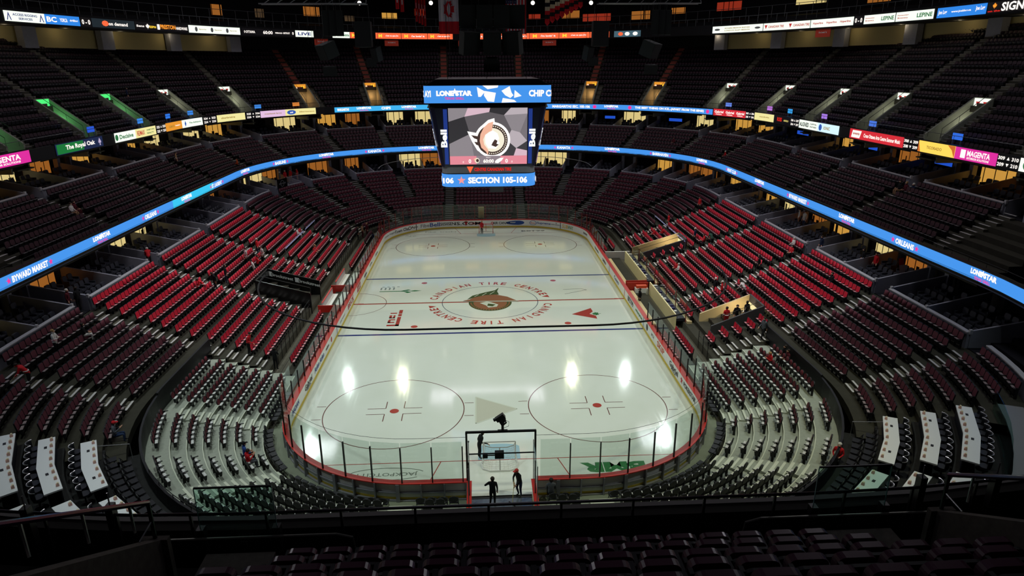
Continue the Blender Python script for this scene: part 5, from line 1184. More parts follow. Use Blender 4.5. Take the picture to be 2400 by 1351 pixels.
for y0, y1, R1, R2, w in ((9.0, 11.8, 11.4, 16.6, 'far'), (-12.2, -9.4, 12.3, 16.4, 'near')):
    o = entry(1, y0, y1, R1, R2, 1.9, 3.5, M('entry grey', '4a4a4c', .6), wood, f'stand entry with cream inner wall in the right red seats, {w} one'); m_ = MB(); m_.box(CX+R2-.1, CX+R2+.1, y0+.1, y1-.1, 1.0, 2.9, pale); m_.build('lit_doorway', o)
    ld = bpy.data.lights.new('entry_lamp', 'POINT'); ld.energy = 60; ld.color = (1, .82, .5); lo = bpy.data.objects.new('entry_lamp', ld); C.objects.link(lo); lo.location = (CX+R2-1.2, (y0+y1)/2, 2.6)
m_ = MB(); m_.box(-1.0, -.2, 32.0, 32.3, .5, 2.6, M('door pale', 'd8c492', .6)); struct(m_, 'door_far_end')
# railed bar terrace in the far left corner
o = thing('terrace_rail', 'railed bar terrace front with dark round emblem panel in the far left corner', 'terrace', (0, 0, 0)); a, b_ = T('LF', 73), T('LF', 59.5)
m_ = MB()
for k in range(40): t = a+(b_-a)*k/39; p = P(t, 23.6, 5.95); m_.tube([p, (p[0], p[1], 7.15)], .018, M('rail violet steel', '7d7d98', .4, .5), 4)
m_.tube([P(t, 23.6, 7.15) for t in samples(a, b_, 1)], .03, M('rail violet steel'), 5); m_.build('balusters', o)
m_ = MB(); f = ring_map(a+.9, 23.5, 6.6); put_rect(m_, -1.1, 1.1, -.6, .6, f, dark); 
for r_, c in ((.42, adgr), (.36, dark)): put_poly(m_, disc(20, r_, r_), ring_map(a+.9, 23.47-.01*(c is dark), 6.6), c)
put_text(m_, 'HARD ROCK', ring_map(a+.9, 23.44, 6.6), 1.5, .2, adgr); m_.build('emblem_panel', o)

# ------------------------------------------------------------------ centre-hung scoreboard
sb = thing('scoreboard', 'large centre-hung scoreboard with four screens over the middle of the ice', 'scoreboard', (0, 0, 11.7))
def rrect(hx, hy, r, n=4):
    pts = []
    for cx_, cy_, a0 in ((hx-r, hy-r, 0), (-hx+r, hy-r, 90), (-hx+r, -hy+r, 180), (hx-r, -hy+r, 270)):
        for k in range(n+1): a = rad(a0+90*k/n); pts.append((cx_+r*math.cos(a), cy_+r*math.sin(a)))
    return pts
def shellring(z0, z1, p0, p1, mat, cap=True):
    m_ = MB(); n = len(p0); m_.add([(x, y, z0) for x, y in p0]+[(x, y, z1) for x, y in p1], [(i, (i+1) % n, n+(i+1) % n, n+i) for i in range(n)], mat)
    if cap: m_.add([(x, y, z1) for x, y in p1], [tuple(range(n))], blackm); m_.add([(x, y, z0) for x, y in p0], [tuple(reversed(range(n)))], blackm)
    return m_
zb = 11.7
shellring(0.05, 1.12, rrect(3.98, 3.98, .9), rrect(3.98, 3.98, .9), LBLUE).build('lower_ribbon', sb)
m_ = shellring(1.18, 1.85, rrect(3.92, 3.92, .7), rrect(3.92, 3.92, .7), M('sb grey', '8b8c94', .5, .4)); 
for i in range(40): a = i/40*2*PI; m_.tube([(3.7*max(-1, min(1, 1.4*math.cos(a))), 3.7*max(-1, min(1, 1.4*math.sin(a))), 1.05), (3.7*max(-1, min(1, 1.4*math.cos(a))), 3.7*max(-1, min(1, 1.4*math.sin(a))), 2.1)], .03, steel, 4)
m_.build('grey_band', sb)
navy = M('sb navy', '141a3a', .35, .5, coat=.3)
shellring(1.75, 6.75, rrect(3.95, 3.95, .3, 2), rrect(4.8, 4.8, .5, 2), navy).build('body', sb)
m_ = shellring(6.55, 6.95, rrect(4.9, 4.9, .6), rrect(4.75, 4.75, .6), blackm); m_.build('upper_collar', sb)
shellring(6.95, 8.28, rrect(5.08, 5.08, .25, 2), rrect(5.08, 5.08, .25, 2), LBLUE).build('upper_ribbon', sb)
shellring(8.28, 8.75, rrect(5.06, 5.06, .25, 2), rrect(4.2, 4.2, .25, 2), M('sb top', '10131f', .6)).build('roof_cap', sb)
for q in range(4):
    ca, sa = math.cos(q*PI/2), math.sin(q*PI/2); rot = lambda v: Vector((v[0]*ca-v[1]*sa, v[0]*sa+v[1]*ca, v[2]))
    def fm(d, zc, tilt=0): return lambda x, y: tuple(rot((x, -d-y*tilt, zc+y)))
    til = (4.8-3.95)/5.0; scr = lambda k: fm(4.43+.012*k, 4.27, til)
    s_ = MB(); put_rect(s_, -3.2, 3.2, -2.33, 2.33, scr(1), E_('screen grey', '5d585c', 1.0, True))
    g = [E_(f'screen g{i}', c, 1.0) for i, c in enumerate(('3c3a3e', '8d868b', 'b9aeb4', '777176', '2f2d31', 'd9b8c6'))]
    for poly, k in (([(-3.2, 2.33), (-1.6, 2.33), (-1.9, 1.6), (-3.2, 1.2)], 1), ([(-3.2, 1.2), (-1.9, 1.6), (-1.5, .2), (-3.2, -.6)], 4), ([(-3.2, -.6), (-1.5, .2), (-1.2, -1.62), (-3.2, -1.62)], 1), ([(-1.6, 2.33), (.2, 2.33), (.1, 1.95), (-1.9, 1.6)], 5), ([(.2, 2.33), (1.9, 2.33), (1.3, 1.7), (.1, 1.95)], 4), ([(1.9, 2.33), (3.2, 2.33), (3.2, 1.8), (1.3, 1.7)], 2), ([(1.3, 1.7), (3.2, 1.8), (2.6, .3), (1.9, .5)], 1), ([(3.2, 1.8), (3.2, -.4), (2.6, .3)], 3), ([(1.9, .5), (2.6, .3), (3.2, -.4), (2.3, -1.0), (1.5, -.3)], 2), ([(3.2, -.4), (3.2, -1.2), (2.3, -1.0)], 0), ([(1.5, -.3), (2.3, -1.0), (2.1, -1.62), (.9, -1.62), (1.0, -.8)], 0), ([(-1.2, -1.62), (-1.5, .2), (-.4, -1.0), (.9, -1.62)], 3), ([(2.1, -1.62), (2.3, -1.0), (3.2, -1.2), (3.2, -1.62)], 5)):
        put_poly(s_, poly, scr(2), g[k])
    s_.build('video_screen', sb)
    mb_e = MB(); W_ = E_('emblem white', 'fffdf8', 1.15); emblem(None, 1.22, E_('emblem dark', '43302c', 1), E_('emblem peach', 'f2b79c', 1), E_('emblem cream', 'f6efd8', 1), W_, 1, lambda k: scr(4+k))
    halo = MB(); fh = scr(3)
    for poly in (disc(36, 1.2, 1.2, .28, -.25), [(.42, 1.2), (.0, 1.08), (-.42, .72), (-.7, .22), (-1.4, .35), (-1.1, -.35), (-.75, -.95), (-.3, -1.25), (-.1, -1.5), (.1, -1.2), (.5, .5)]): put_poly(halo, poly, fh, W_, 0, 0, 1.22)
    halo.merge(mb_e); halo.build('team_emblem', sb)
    b_ = MB(); put_rect(b_, -3.2, 3.2, -2.33, -1.62, scr(4), E_('score pink', 'e58a98', 1.0)); put_rect(b_, -1.0, 1.0, -2.33, -1.62, scr(5), E_('score grey', '8d8088', 1.0))
    for body, x, h, bd_ in (('0', -1.55, .34, .03), ('0', 1.5, .34, .03), ('60:00', 0, .32, .04)): put_text(b_, body, scr(6), None, h, LWHITE, bd_, x, -2.05)
    put_text(b_, 'PERIOD 1', scr(6), .4, .08, LWHITE, 0, 0, -1.75); put_text(b_, '0', scr(6), None, .16, LWHITE, 0, -2.1, -2.12); put_text(b_, '0', scr(6), None, .16, LWHITE, 0, 1.95, -2.12)
    put_poly(b_, disc(16, .2, .22), scr(6), E_('emblem cream', 'f6efd8', 1), -.95, -2.0); put_poly(b_, disc(12, .12, .14), scr(7), E_('emblem dark', '43302c', 1), -.92, -2.0); put_poly(b_, [(-.3, .1), (-.1, .16), (-.1, -.2), (-.2, -.14)], scr(6), E_('emblem peach', 'f2b79c', 1), -.95, -1.95)
    put_poly(b_, [(-.35, -.22), (-.1, -.24), (.2, -.02), (.36, .22), (.05, .2), (-.2, .08), (-.36, -.08)], scr(6), LWHITE, .9, -2.0); b_.build('score_bar', sb)
    e_ = MB()
    for s in (-1, 1):
        ff = scr(1); put_rect(e_, s*3.45-.16, s*3.45+.16, -2.3, 2.2, ff, E_('sb strip blue', '1f3f9a', .7)); f3 = lambda x, y, s=s, ff=scr(3): ff(s*3.62-y, x-.15); put_text(e_, 'Bell', f3, 1.45, .52, E_('bell white', 'f4f8f4', 1.1), .04)
    e_.build('corner_panels', sb)
    t_ = MB(); fb = fm(3.95, 1.5); put_text(t_, 'CENTRE CANADIAN TIRE', fb, 3.1, .28, LRED, .03, .35, 0); put_poly(t_, TRI, fb, LORANGE, -1.55, 0, .55)
    fr_ = fm(4.0, .6); put_text(t_, 'SECTION 105-106' if q == 0 else 'SECTION 108-109', fr_, 5.0, .55, LWHITE, .05, .75, 0); put_poly(t_, star(), fr_, E_('star salmon', 'f59a98', 1), -2.3, 0, .36); put_text(t_, '106', fr_, .9, .5, LWHITE, .05, -3.4, 0)
    fu = fm(5.1, 7.62); put_text(t_, 'AYI', fu, .5, .5, LWHITE, .05, -4.75, .05); put_text(t_, 'LONE STAR', fu, 2.85, .42, LWHITE, .07, -2.65, .08); put_text(t_, 'TEXAS GRILL', fu, 1.55, .2, LPINK, .03, -2.65, -.3); put_poly(t_, star(), fu, LWHITE, -2.6, .2, .28); put_text(t_, 'CHIP C', fu, 1.75, .52, LWHITE, .05, 4.15, .05)
    for poly in ([(-.75, .55), (-.1, .2), (-.45, -.2), (-.65, -.2)], [(-.15, .25), (.75, .1), (.6, -.6), (.1, -.55), (-.2, -.1)], [(-.3, .66), (.95, .66), (.9, .5), (.1, .38)], [(1.2, .25), (1.85, .6), (2.0, .1), (2.15, -.1), (1.9, -.3), (1.5, -.1)], [(2.25, .3), (2.8, -.15), (2.2, -.3)], [(1.3, -.3), (2.2, -.45), (2.4, -.62), (1.2, -.66)]): put_poly(t_, poly, fu, LWHITE, -.1, 0)
    t_.build('lettering', sb)
m_ = MB()
for x in (-3.2, 3.2):
    for y in (-3.2, 3.2): m_.tube([(x, y, 8.6), (x, y, 24)], .02, blackm, 4)
m_.tube([(0, -2.2, 8.6), (0, -2.2, 9.6)], .02, blackm, 4); m_.build('hanging_cables', sb)
m_ = MB(); m_.box(.1, 1.25, -3.4, -2.2, -.55, .02, M('sb box', '5d5d66', .5)); m_.build('junction_box', sb)

# ------------------------------------------------------------------ speakers
spm = M('speaker grille', '2a2e2c', .7, .3, noise=.15, scale=10); spd = M('speaker dark', '1b1d20', .7, .3)
def speaker(pos, size, rz, tilt, label, shape='box'):
    o = thing('loudspeaker', label, 'loudspeaker', pos, rz); w, d, h = size; m_ = MB()
    R_ = Matrix.Rotation(tilt, 4, 'X')
    q = [(-w/2, -d/2, -h/2), (w/2, -d/2, -h/2), (w/2*.75, d/2, -h/2), (-w/2*.75, d/2, -h/2), (-w/2, -d/2, h/2), (w/2, -d/2, h/2), (w/2*.75, d/2, h/2), (-w/2*.75, d/2, h/2)]
    m_.hexa([R_ @ Vector(v) for v in q], spm); m_.build('cabinet', o)
    g = MB(); g.hexa([R_ @ Vector(v) for v in [(-w/2*.94, -d/2-.02, -h/2*.94), (w/2*.94, -d/2-.02, -h/2*.94), (w/2*.94, -d/2, -h/2*.94), (-w/2*.94, -d/2, -h/2*.94), (-w/2*.94, -d/2-.02, h/2*.94), (w/2*.94, -d/2-.02, h/2*.94), (w/2*.94, -d/2, h/2*.94), (-w/2*.94, -d/2, h/2*.94)]], spd); g.build('grille', o)
    c = MB()
    for s in (-1, 1): c.tube([R_ @ Vector((s*w*.35, 0, h/2)), (s*w*.3, .1, h/2+1.2)], .015, blackm, 4)
    c.build('rigging', o); return o
for k, x in enumerate((-1.55, -.15, 1.25, 2.55)): speaker((x, -3+.12*abs(k-1.5), 25.15), (1.25, .9, 1.75), (k-1.5)*-.12, 0, f'black hanging loudspeaker, {nth(k+1)} of four in the top row above the scoreboard')
for x, rz, w in ((-1.45, .5, 'left'), (.45, 0, 'middle'), (2.2, -.5, 'right')): speaker((x, -3, 23.2), (1.45, 1.2, 1.75), rz, .15, f'black loudspeaker, {w} of three below the top row over the scoreboard')
speaker((.4, -3, 21.55), (1.3, .8, .9), 0, .7, 'lone small loudspeaker tilted down just above the scoreboard')
for s, w in ((-1, 'left'), (1, 'right')):
    for k in range(3): speaker((s*12.35+(.6*k-.6)*.9+(.0 if s < 0 else 2.1), -2, 24.75), (.55, .9, 1.9), s*-.3, 0, f'tall dark loudspeaker column, {nth(k+1)} of three in the {w} outer cluster')
    xo = -12.9 if s < 0 else 13.6
    speaker((xo, -2, 22.7), (1.5, 1.2, 1.2), s*.9, .35, f'large grey loudspeaker tilted down in the {w} outer cluster'); speaker((xo+.1, -2, 21.0+.1), (1.15, .4, .75), s*.1, .2, f'flat square loudspeaker hanging lowest in the {w} outer cluster')
    xi = -9.85 if s < 0 else 9.3
    speaker((xi, -2, 23.9), (1.35, 1.0, 1.95), s*.15, 0, f'tall black loudspeaker array in the {w} inner cluster'); speaker((xi-s*.9, -2, 22.4), (.6, .8, 1.1), s*.5, .25, f'narrow tilted loudspeaker in the {w} inner cluster'); speaker((xi-s*.45, -2, 21.75), (.85, .3, .62), s*.2, .15, f'small square loudspeaker hanging lowest in the {w} inner cluster')
    m_ = MB(); tx = s*13.5
    for dx in (-.4, .4):
        for dy in (-.4, .4): m_.tube([(tx-4+dx, -2+dy, 26.6+dx), (tx+4, -2+dy, 26.6+dx)], .05, steel, 5)
    for k in range(9):
        xk = tx-4+k; m_.tube([(xk, -2.4, 26.2), (xk+1 if k < 8 else xk, -1.6, 27.0)], .03, steel, 4)
        m_.tube([(xk, -2, 26.6), (xk+.3, -2, 36)], .015, blackm, 4)
    for k in range(6): m_.tube([(tx-.8+.3*k, -2, 26.4), (tx-.9+.33*k, -2, 23.2)], .014, blackm, 4)
    tag(m_.build('rigging_truss'), f'steel truss with cables carrying the {w} speaker clusters', 'truss')
# ------------------------------------------------------------------ flags and banners
def cloth(w, h, wav, f):
    m_ = MB(); n = 14
    return n
clw = M('flag white', 'd9d6da', .8, .2); clr = M('flag red', 'cf2630', .8, .2); clb = M('flag blue', '2c3358', .8, .2)
def flag(x0, x1, y, z0, z1, label, paintf, name='flag'):
    m_ = MB(); n = 40; w = x1-x0; fy = lambda x: y+.06*math.sin((x-x0)/w*PI*7)
    f = lambda k: (lambda a, b_: (x0+a*w, fy(x0+a*w)-.012*k, z1-(1-b_)*(z1-z0)))
    fb = lambda a, b_: (x0+a*w, fy(x0+a*w)+.02, z1-(1-b_)*(z1-z0))
    def rect_(a0, a1, b0, b1, mat, k=0):
        nn = max(1, int(18*(a1-a0)))
        for i in range(nn):
            a, c = a0+(a1-a0)*i/nn, a0+(a1-a0)*(i+1)/nn; g = f(k); m_.add([g(a, b0), g(c, b0), g(c, b1), g(a, b1)], [(0, 1, 2, 3)], mat)
    paintf(rect_, m_, f)
    for i in range(18): a, c = i/18, (i+1)/18; m_.add([fb(a, 0), fb(a, 1), fb(c, 1), fb(c, 0)], [(0, 1, 2, 3)], clw)
    return tag(m_.build(name), label, 'flag' if name == 'flag' else 'banner')
def canada(r, m_, f):
    r(0, 1, 0, .26, clr); r(0, 1, .26, .76, clw); r(0, 1, .76, 1, clr)
    leaf = [(.5+y*.78, .51+x*.36) for x, y in MAPLE]
    g = f(1); m_.add([g(a, b_) for a, b_ in leaf], [tuple(range(len(leaf)))], clr)
flag(-4.3, -2.42, 8, 24.32, 28.6, 'Canadian flag hanging vertically left of the top speakers', canada)
def usa(r, m_, f):
    for k in range(13): r(k/13, (k+1)/13, 0, 1, clr if k % 2 == 0 else clw)
    r(0, .54, .62, 1, clb, 1)
    for i in range(5):
        for j in range(6): g = f(2); m_.add([g(.06+.1*i+.025*x, .66+.06*j+.012*y) for x, y in star()], [tuple(range(10))], clw)
flag(2.02, 3.98, 8, 24.3, 28.6, 'American flag hanging vertically right of the top speakers', usa)
for k, (x, z0) in enumerate(((-8.95, 26.95), (-8.5, 26.7))): flag(x, x+.38, 14+.3*k, z0, 29, f'narrow red banner with white figures, {nth(k+1)} of the far left pair', lambda r, m_, f: (r(0, 1, 0, 1, clr), r(.3, .7, .3, .5, clw, 1), r(.3, .7, .62, .8, clw, 1)), 'hanging_banner')
for k in range(4): flag(-6.98+.27*k, -6.98+.27*k+.22, 14+.2*k, 25.75-.14*k, 29, f'narrow red banner with white marks, {nth(k+1)} of four left of the Canadian flag', lambda r, m_, f: (r(0, 1, 0, 1, clr), r(.35, .65, .2, .3, clw, 1), r(.35, .65, .4, .55, clw, 1)), 'hanging_banner')
clk = M('banner black', '17141a', .8); cls = M('banner straw', 'd8c9ae', .8)
for k in range(8):
    def pen(r, m_, f):
        for j, c in enumerate((clr, clk, clr, cls, clk, cls, clr, clk)): r(0, 1, j/8, (j+1)/8, c)
        g = f(0); m_.add([g(0, 0), g(.5, -.1), g(1, 0)], [(0, 1, 2)], clr)
    flag(6.25+.6*k, 6.25+.6*k+.5, 13+.8*k, 25.55+.29*k, 28.6+.29*k, f'striped red black and cream banner, {nth(k+1)} from the left of the slanting row', pen, 'hanging_banner')
# ------------------------------------------------------------------ people
skin = M('skin', 'c99a80', .6, .3); skin_d = M('skin dark', '8a5c48', .6, .3); shoe = M('shoe', '1a1a1c', .6); hair_d = M('hair dark', '2a1d16', .7); hair_l = M('hair light', 'b08a5a', .7); hair_w = M('hair white', 'd8d4ce', .7)
COL = {k: M('cloth '+k, v, .8, .2) for k, v in dict(red='c8242c', black='17171a', navy='1e2740', grey='5c6068', white='e4e0dc', blue='3555a0', maroon='5a1f2a', jeans='2b3c5c', tan='b08a68', green='3a5a4a', pink='e0a8b0', orange='d05a30', yellow='c8a53a').items()}
_pm = {}
STAND = dict(pelvis=(0, 0, .95), spine=(0, .01, 1.15), chest=(0, .0, 1.36), neck=(0, .0, 1.50), chin=(0, .02, 1.56), head=(0, .03, 1.64), top=(0, .02, 1.72),
    shL=(-.18, 0, 1.42), elL=(-.24, -.03, 1.15), wrL=(-.23, .07, .92), haL=(-.23, .10, .85), shR=(.18, 0, 1.42), elR=(.24, -.03, 1.15), wrR=(.23, .07, .92), haR=(.23, .10, .85),
    hiL=(-.09, 0, .90), knL=(-.10, .03, .50), anL=(-.10, -.02, .09), toL=(-.12, .15, .04), hiR=(.09, 0, .90), knR=(.10, .03, .50), anR=(.10, -.02, .09), toR=(.12, .15, .04))
def pose(name):
    p = {k: Vector(v) for k, v in STAND.items()}
    up = ('spine', 'chest', 'neck', 'chin', 'head', 'top', 'shL', 'elL', 'wrL', 'haL', 'shR', 'elR', 'wrR', 'haR')
    def lean(a):
        Rm = Matrix.Rotation(-a, 3, 'X'); o = p['pelvis'].copy()
        for k in up: p[k] = o+Rm @ (p[k]-o)
    if name.startswith('sit'):
        d = Vector((0, 0, -.45))
        for k in up+('pelvis', 'hiL', 'hiR'): p[k] = p[k]+d
        for s, S in ((-1, 'L'), (1, 'R')): p['kn'+S] = Vector((s*.12, .44, .5)); p['an'+S] = Vector((s*.12, .42, .09)); p['to'+S] = Vector((s*.13, .58, .04)); p['el'+S] = Vector((s*.25, .04, .72)); p['wr'+S] = Vector((s*.14, .28, .62)); p['ha'+S] = Vector((s*.1, .35, .62))
        if name == 'sit_phone':
            for s, S in ((-1, 'L'), (1, 'R')): p['wr'+S] = Vector((s*.08, .3, .84)); p['ha'+S] = Vector((s*.05, .36, .9))
            p['head'] += Vector((0, .05, -.02)); p['top'] += Vector((0, .08, -.03))
    if name == 'bend': lean(.75); p['wrL'] = Vector((-.15, .62, .8)); p['haL'] = Vector((-.14, .68, .74)); p['wrR'] = Vector((.15, .62, .8)); p['haR'] = Vector((.14, .68, .74)); p['elL'] = Vector((-.22, .42, .95)); p['elR'] = Vector((.22, .42, .95))
    if name == 'lean': lean(.3); p['wrR'] = Vector((.2, .45, .95)); p['haR'] = Vector((.2, .5, .9))
    if name == 'broom': lean(.28); p['elL'] = Vector((-.24, .2, 1.1)); p['wrL'] = Vector((-.2, .4, .95)); p['haL'] = Vector((-.19, .46, .9)); p['elR'] = Vector((.22, .25, 1.12)); p['wrR'] = Vector((-.02, .42, 1.05)); p['haR'] = Vector((-.1, .46, 1.0)); p['knR'] = Vector((.12, .1, .52))
    if name == 'elbow': p['elL'] = Vector((-.4, -.06, 1.28)); p['wrL'] = Vector((-.22, .16, 1.3)); p['haL'] = Vector((-.16, .22, 1.32)); p['anL'] = Vector((-.14, .0, .09)); p['toL'] = Vector((-.17, .16, .04))
    if name == 'stride': p['knL'] = Vector((-.1, .2, .53)); p['anL'] = Vector((-.1, .25, .12)); p['toL'] = Vector((-.11, .41, .06)); p['knR'] = Vector((.1, -.05, .5)); p['anR'] = Vector((.1, -.28, .12)); p['toR'] = Vector((.11, -.12, .04)); p['wrR'] = Vector((.23, .25, .98)); p['haR'] = Vector((.22, .3, .93)); p['elL'] = Vector((-.22, -.15, 1.16)); p['wrL'] = Vector((-.23, -.1, .92)); p['haL'] = Vector((-.23, -.08, .85))
    if name == 'arms': 
        for s, S in ((-1, 'L'), (1, 'R')): p['el'+S] = Vector((s*.25, .1, 1.18)); p['wr'+S] = Vector((s*.08, .28, 1.2)); p['ha'+S] = Vector((s*.02, .3, 1.22))
    return p
RAD = dict(pelvis=.15, spine=.14, chest=.165, neck=.06, chin=.085, head=.1, top=.07, sh=.078, el=.05, wr=.034, ha=.036, hi=.105, kn=.066, an=.045, to=.035)
BONES = [('pelvis', 'spine', 't'), ('spine', 'chest', 't'), ('chest', 'neck', 't'), ('neck', 'chin', 'h'), ('chin', 'head', 'h'), ('head', 'top', 'h')]
for S in 'LR': BONES += [('chest', 'sh'+S, 't'), ('sh'+S, 'el'+S, 'a'), ('el'+S, 'wr'+S, 'a'), ('wr'+S, 'ha'+S, 's'), ('pelvis', 'hi'+S, 'l'), ('hi'+S, 'kn'+S, 'l'), ('kn'+S, 'an'+S, 'l'), ('an'+S, 'to'+S, 'f')]
def body_mesh(pn, cs):
    key = (pn, tuple(m.name for m in cs))
    if key in _pm: return _pm[key]
    p = pose(pn); names = list(p); vs = [p[n] for n in names]; rs = [RAD.get(n, RAD.get(n[:2], .05)) for n in names]; ed = [(names.index(a), names.index(b_)) for a, b_, _ in BONES]
    seg = [(p[a], p[b_], t) for a, b_, t in BONES]
    for s, S in ((-1, 'L'), (1, 'R')):   # fingers and thumb
        h = p['ha'+S]; d = (h-p['wr'+S]).normalized(); side = d.cross(Vector((0, 0, 1) if abs(d.z) < .9 else (0, 1, 0))).normalized()
        for k, (o, l) in enumerate(((-.03, .075), (-.01, .09), (.01, .085), (.03, .065))):
            vs.append(h+side*o+d*(.03+l)+Vector((0, 0, -.012*k))); rs.append(.0085); ed.append((names.index('ha'+S), len(vs)-1)); seg.append((h, vs[-1], 's'))
        vs.append(h-side*.06*s+d*.02); rs.append(.011); ed.append((names.index('wr'+S), len(vs)-1)); seg.append((h, vs[-1], 's'))
    fd = Vector((0, 1, 0)) if pn != 'bend' else Vector((0, .75, -.65))
    vs.append(p['head']+fd*.125+Vector((0, 0, -.03))); rs.append(.014); ed.append((names.index('head'), len(vs)-1))
    for s in (-1, 1): vs.append(p['head']+Vector((s*.1, -.01, -.01))); rs.append(.016); ed.append((names.index('head'), len(vs)-1))
    me = bpy.data.meshes.new('tmp'); me.from_pydata([tuple(v) for v in vs], ed, []); o = bpy.data.objects.new('tmp', me); _tmp.collection.objects.link(o)
    sk = o.modifiers.new('skin', 'SKIN'); sk.use_smooth_shade = True; ss = o.modifiers.new('sub', 'SUBSURF'); ss.levels = 1
    sv = me.skin_vertices[0].data
    for i, r in enumerate(rs): sv[i].radius = (r*1.05, r*.85) if i < len(names) and names[i] in ('chest', 'spine', 'pelvis') else (r, r)
    sv[names.index('pelvis')].use_root = True
    vl = _tmp.view_layers[0]; vl.update(); out = bpy.data.meshes.new_from_object(o.evaluated_get(vl.depsgraph)); bpy.data.objects.remove(o)
    sh, pa, sk_ = cs; out.materials.clear()
    for m in (sh, pa, sk_, shoe): out.materials.append(m)
    MI = dict(t=0, a=0, l=1, h=2, s=2, f=3)
    for pl in out.polygons:
        c = pl.center; best = 9; bt = 0
        for a, b_, t in seg:
            ab = b_-a; u = max(0, min(1, (c-a).dot(ab)/max(ab.length_squared, 1e-9))); d = (c-a-ab*u).length
            if t == 't': d -= .06
            if d < best: best = d; bt = MI[t]
        pl.material_index = bt; pl.use_smooth = True
    out.name = 'person'; _pm[key] = (out, p); return _pm[key]
def person(label, pos, rz, pn, shirt, pants='black', hair=hair_d, cap=None, sk=skin, extra=None, s=1.0, stripe=None):
    me, p = body_mesh(pn, (COL[shirt], COL[pants], sk)); o = link('person', me); o.location = pos; o.rotation_euler = (0, 0, rz); o.scale = (s, s, s)
    tag(o, label, 'person'); h = p['head']; t = (p['top']-h).normalized(); m_ = MB()
    m_.ball(tuple(h+t*.035+Vector((0, -.025, 0))), .115, cap or hair, 10, 1.0, -.25)
    if cap: m_.obox(tuple(h+Vector((0, .13, .05))), (.07, 0, 0), (0, .07, -.01), (0, 0, .008), cap)
    m_.build('cap' if cap else 'hair', o, smooth=True)
    if stripe:
        m_ = MB(); c = p['spine']*.6+p['pelvis']*.4; m_.tube([(c.x+.165*math.cos(a), c.y+.135*math.sin(a), c.z) for a in np.linspace(0, 2*PI, 14)[:-1]], .03, COL[stripe], 5, True)
        for S in 'LR': q = p['el'+S]; m_.ball(tuple(q), .062, COL[stripe], 8, .7)
        m_.build('jersey_stripe', o)
    if extra: extra(o, p)
    return o
def broom(o, p): m_ = MB(); m_.tube([(-.1, .45, 1.25), (-.32, .75, .02)], .014, M('broom pole', 'd8cc7a', .5), 6); m_.tube([(-.6, .75, .03), (-.05, .75, .03)], .03, black, 6); b = m_.build('ice_squeegee'); b.location = o.location; b.rotation_euler = o.rotation_euler; tag(b, 'long squeegee pole held by the bending worker in the open gate', 'squeegee')
LF, RT, BK = PI/2, -PI/2, PI       # facing -x, +x and the camera
person('person in black suit seen from behind, standing in the open gate', (-.48, -31.4, 0), -.12, 'elbow', 'black', 'black', hair_d)
person('person in black with red white cap, bending over a pole in the open gate', (.95, -30.6, 0), 2.2, 'broom', 'black', 'navy', cap=M('cap red', 'c03a34', .7), extra=broom)
person('person in black bending beside the near goal net', (-1.15, -26.9, 0), -1.2, 'lean', 'black', 'black', cap=M('cap black', '1a1a1a', .7))
person('person in red jacket and black trousers standing by the far goal', (-.55, 27.0, 0), 2.6, 'stand', 'red', 'black', hair_l)
person('person in dark shirt seen from behind, sitting by the glass right of the gate', (2.55, -31.1, .05), 0, 'sit', 'grey', 'black', hair_d)
def zz(R, rows): return [z for r, z in rows if r <= R+.5][-1]
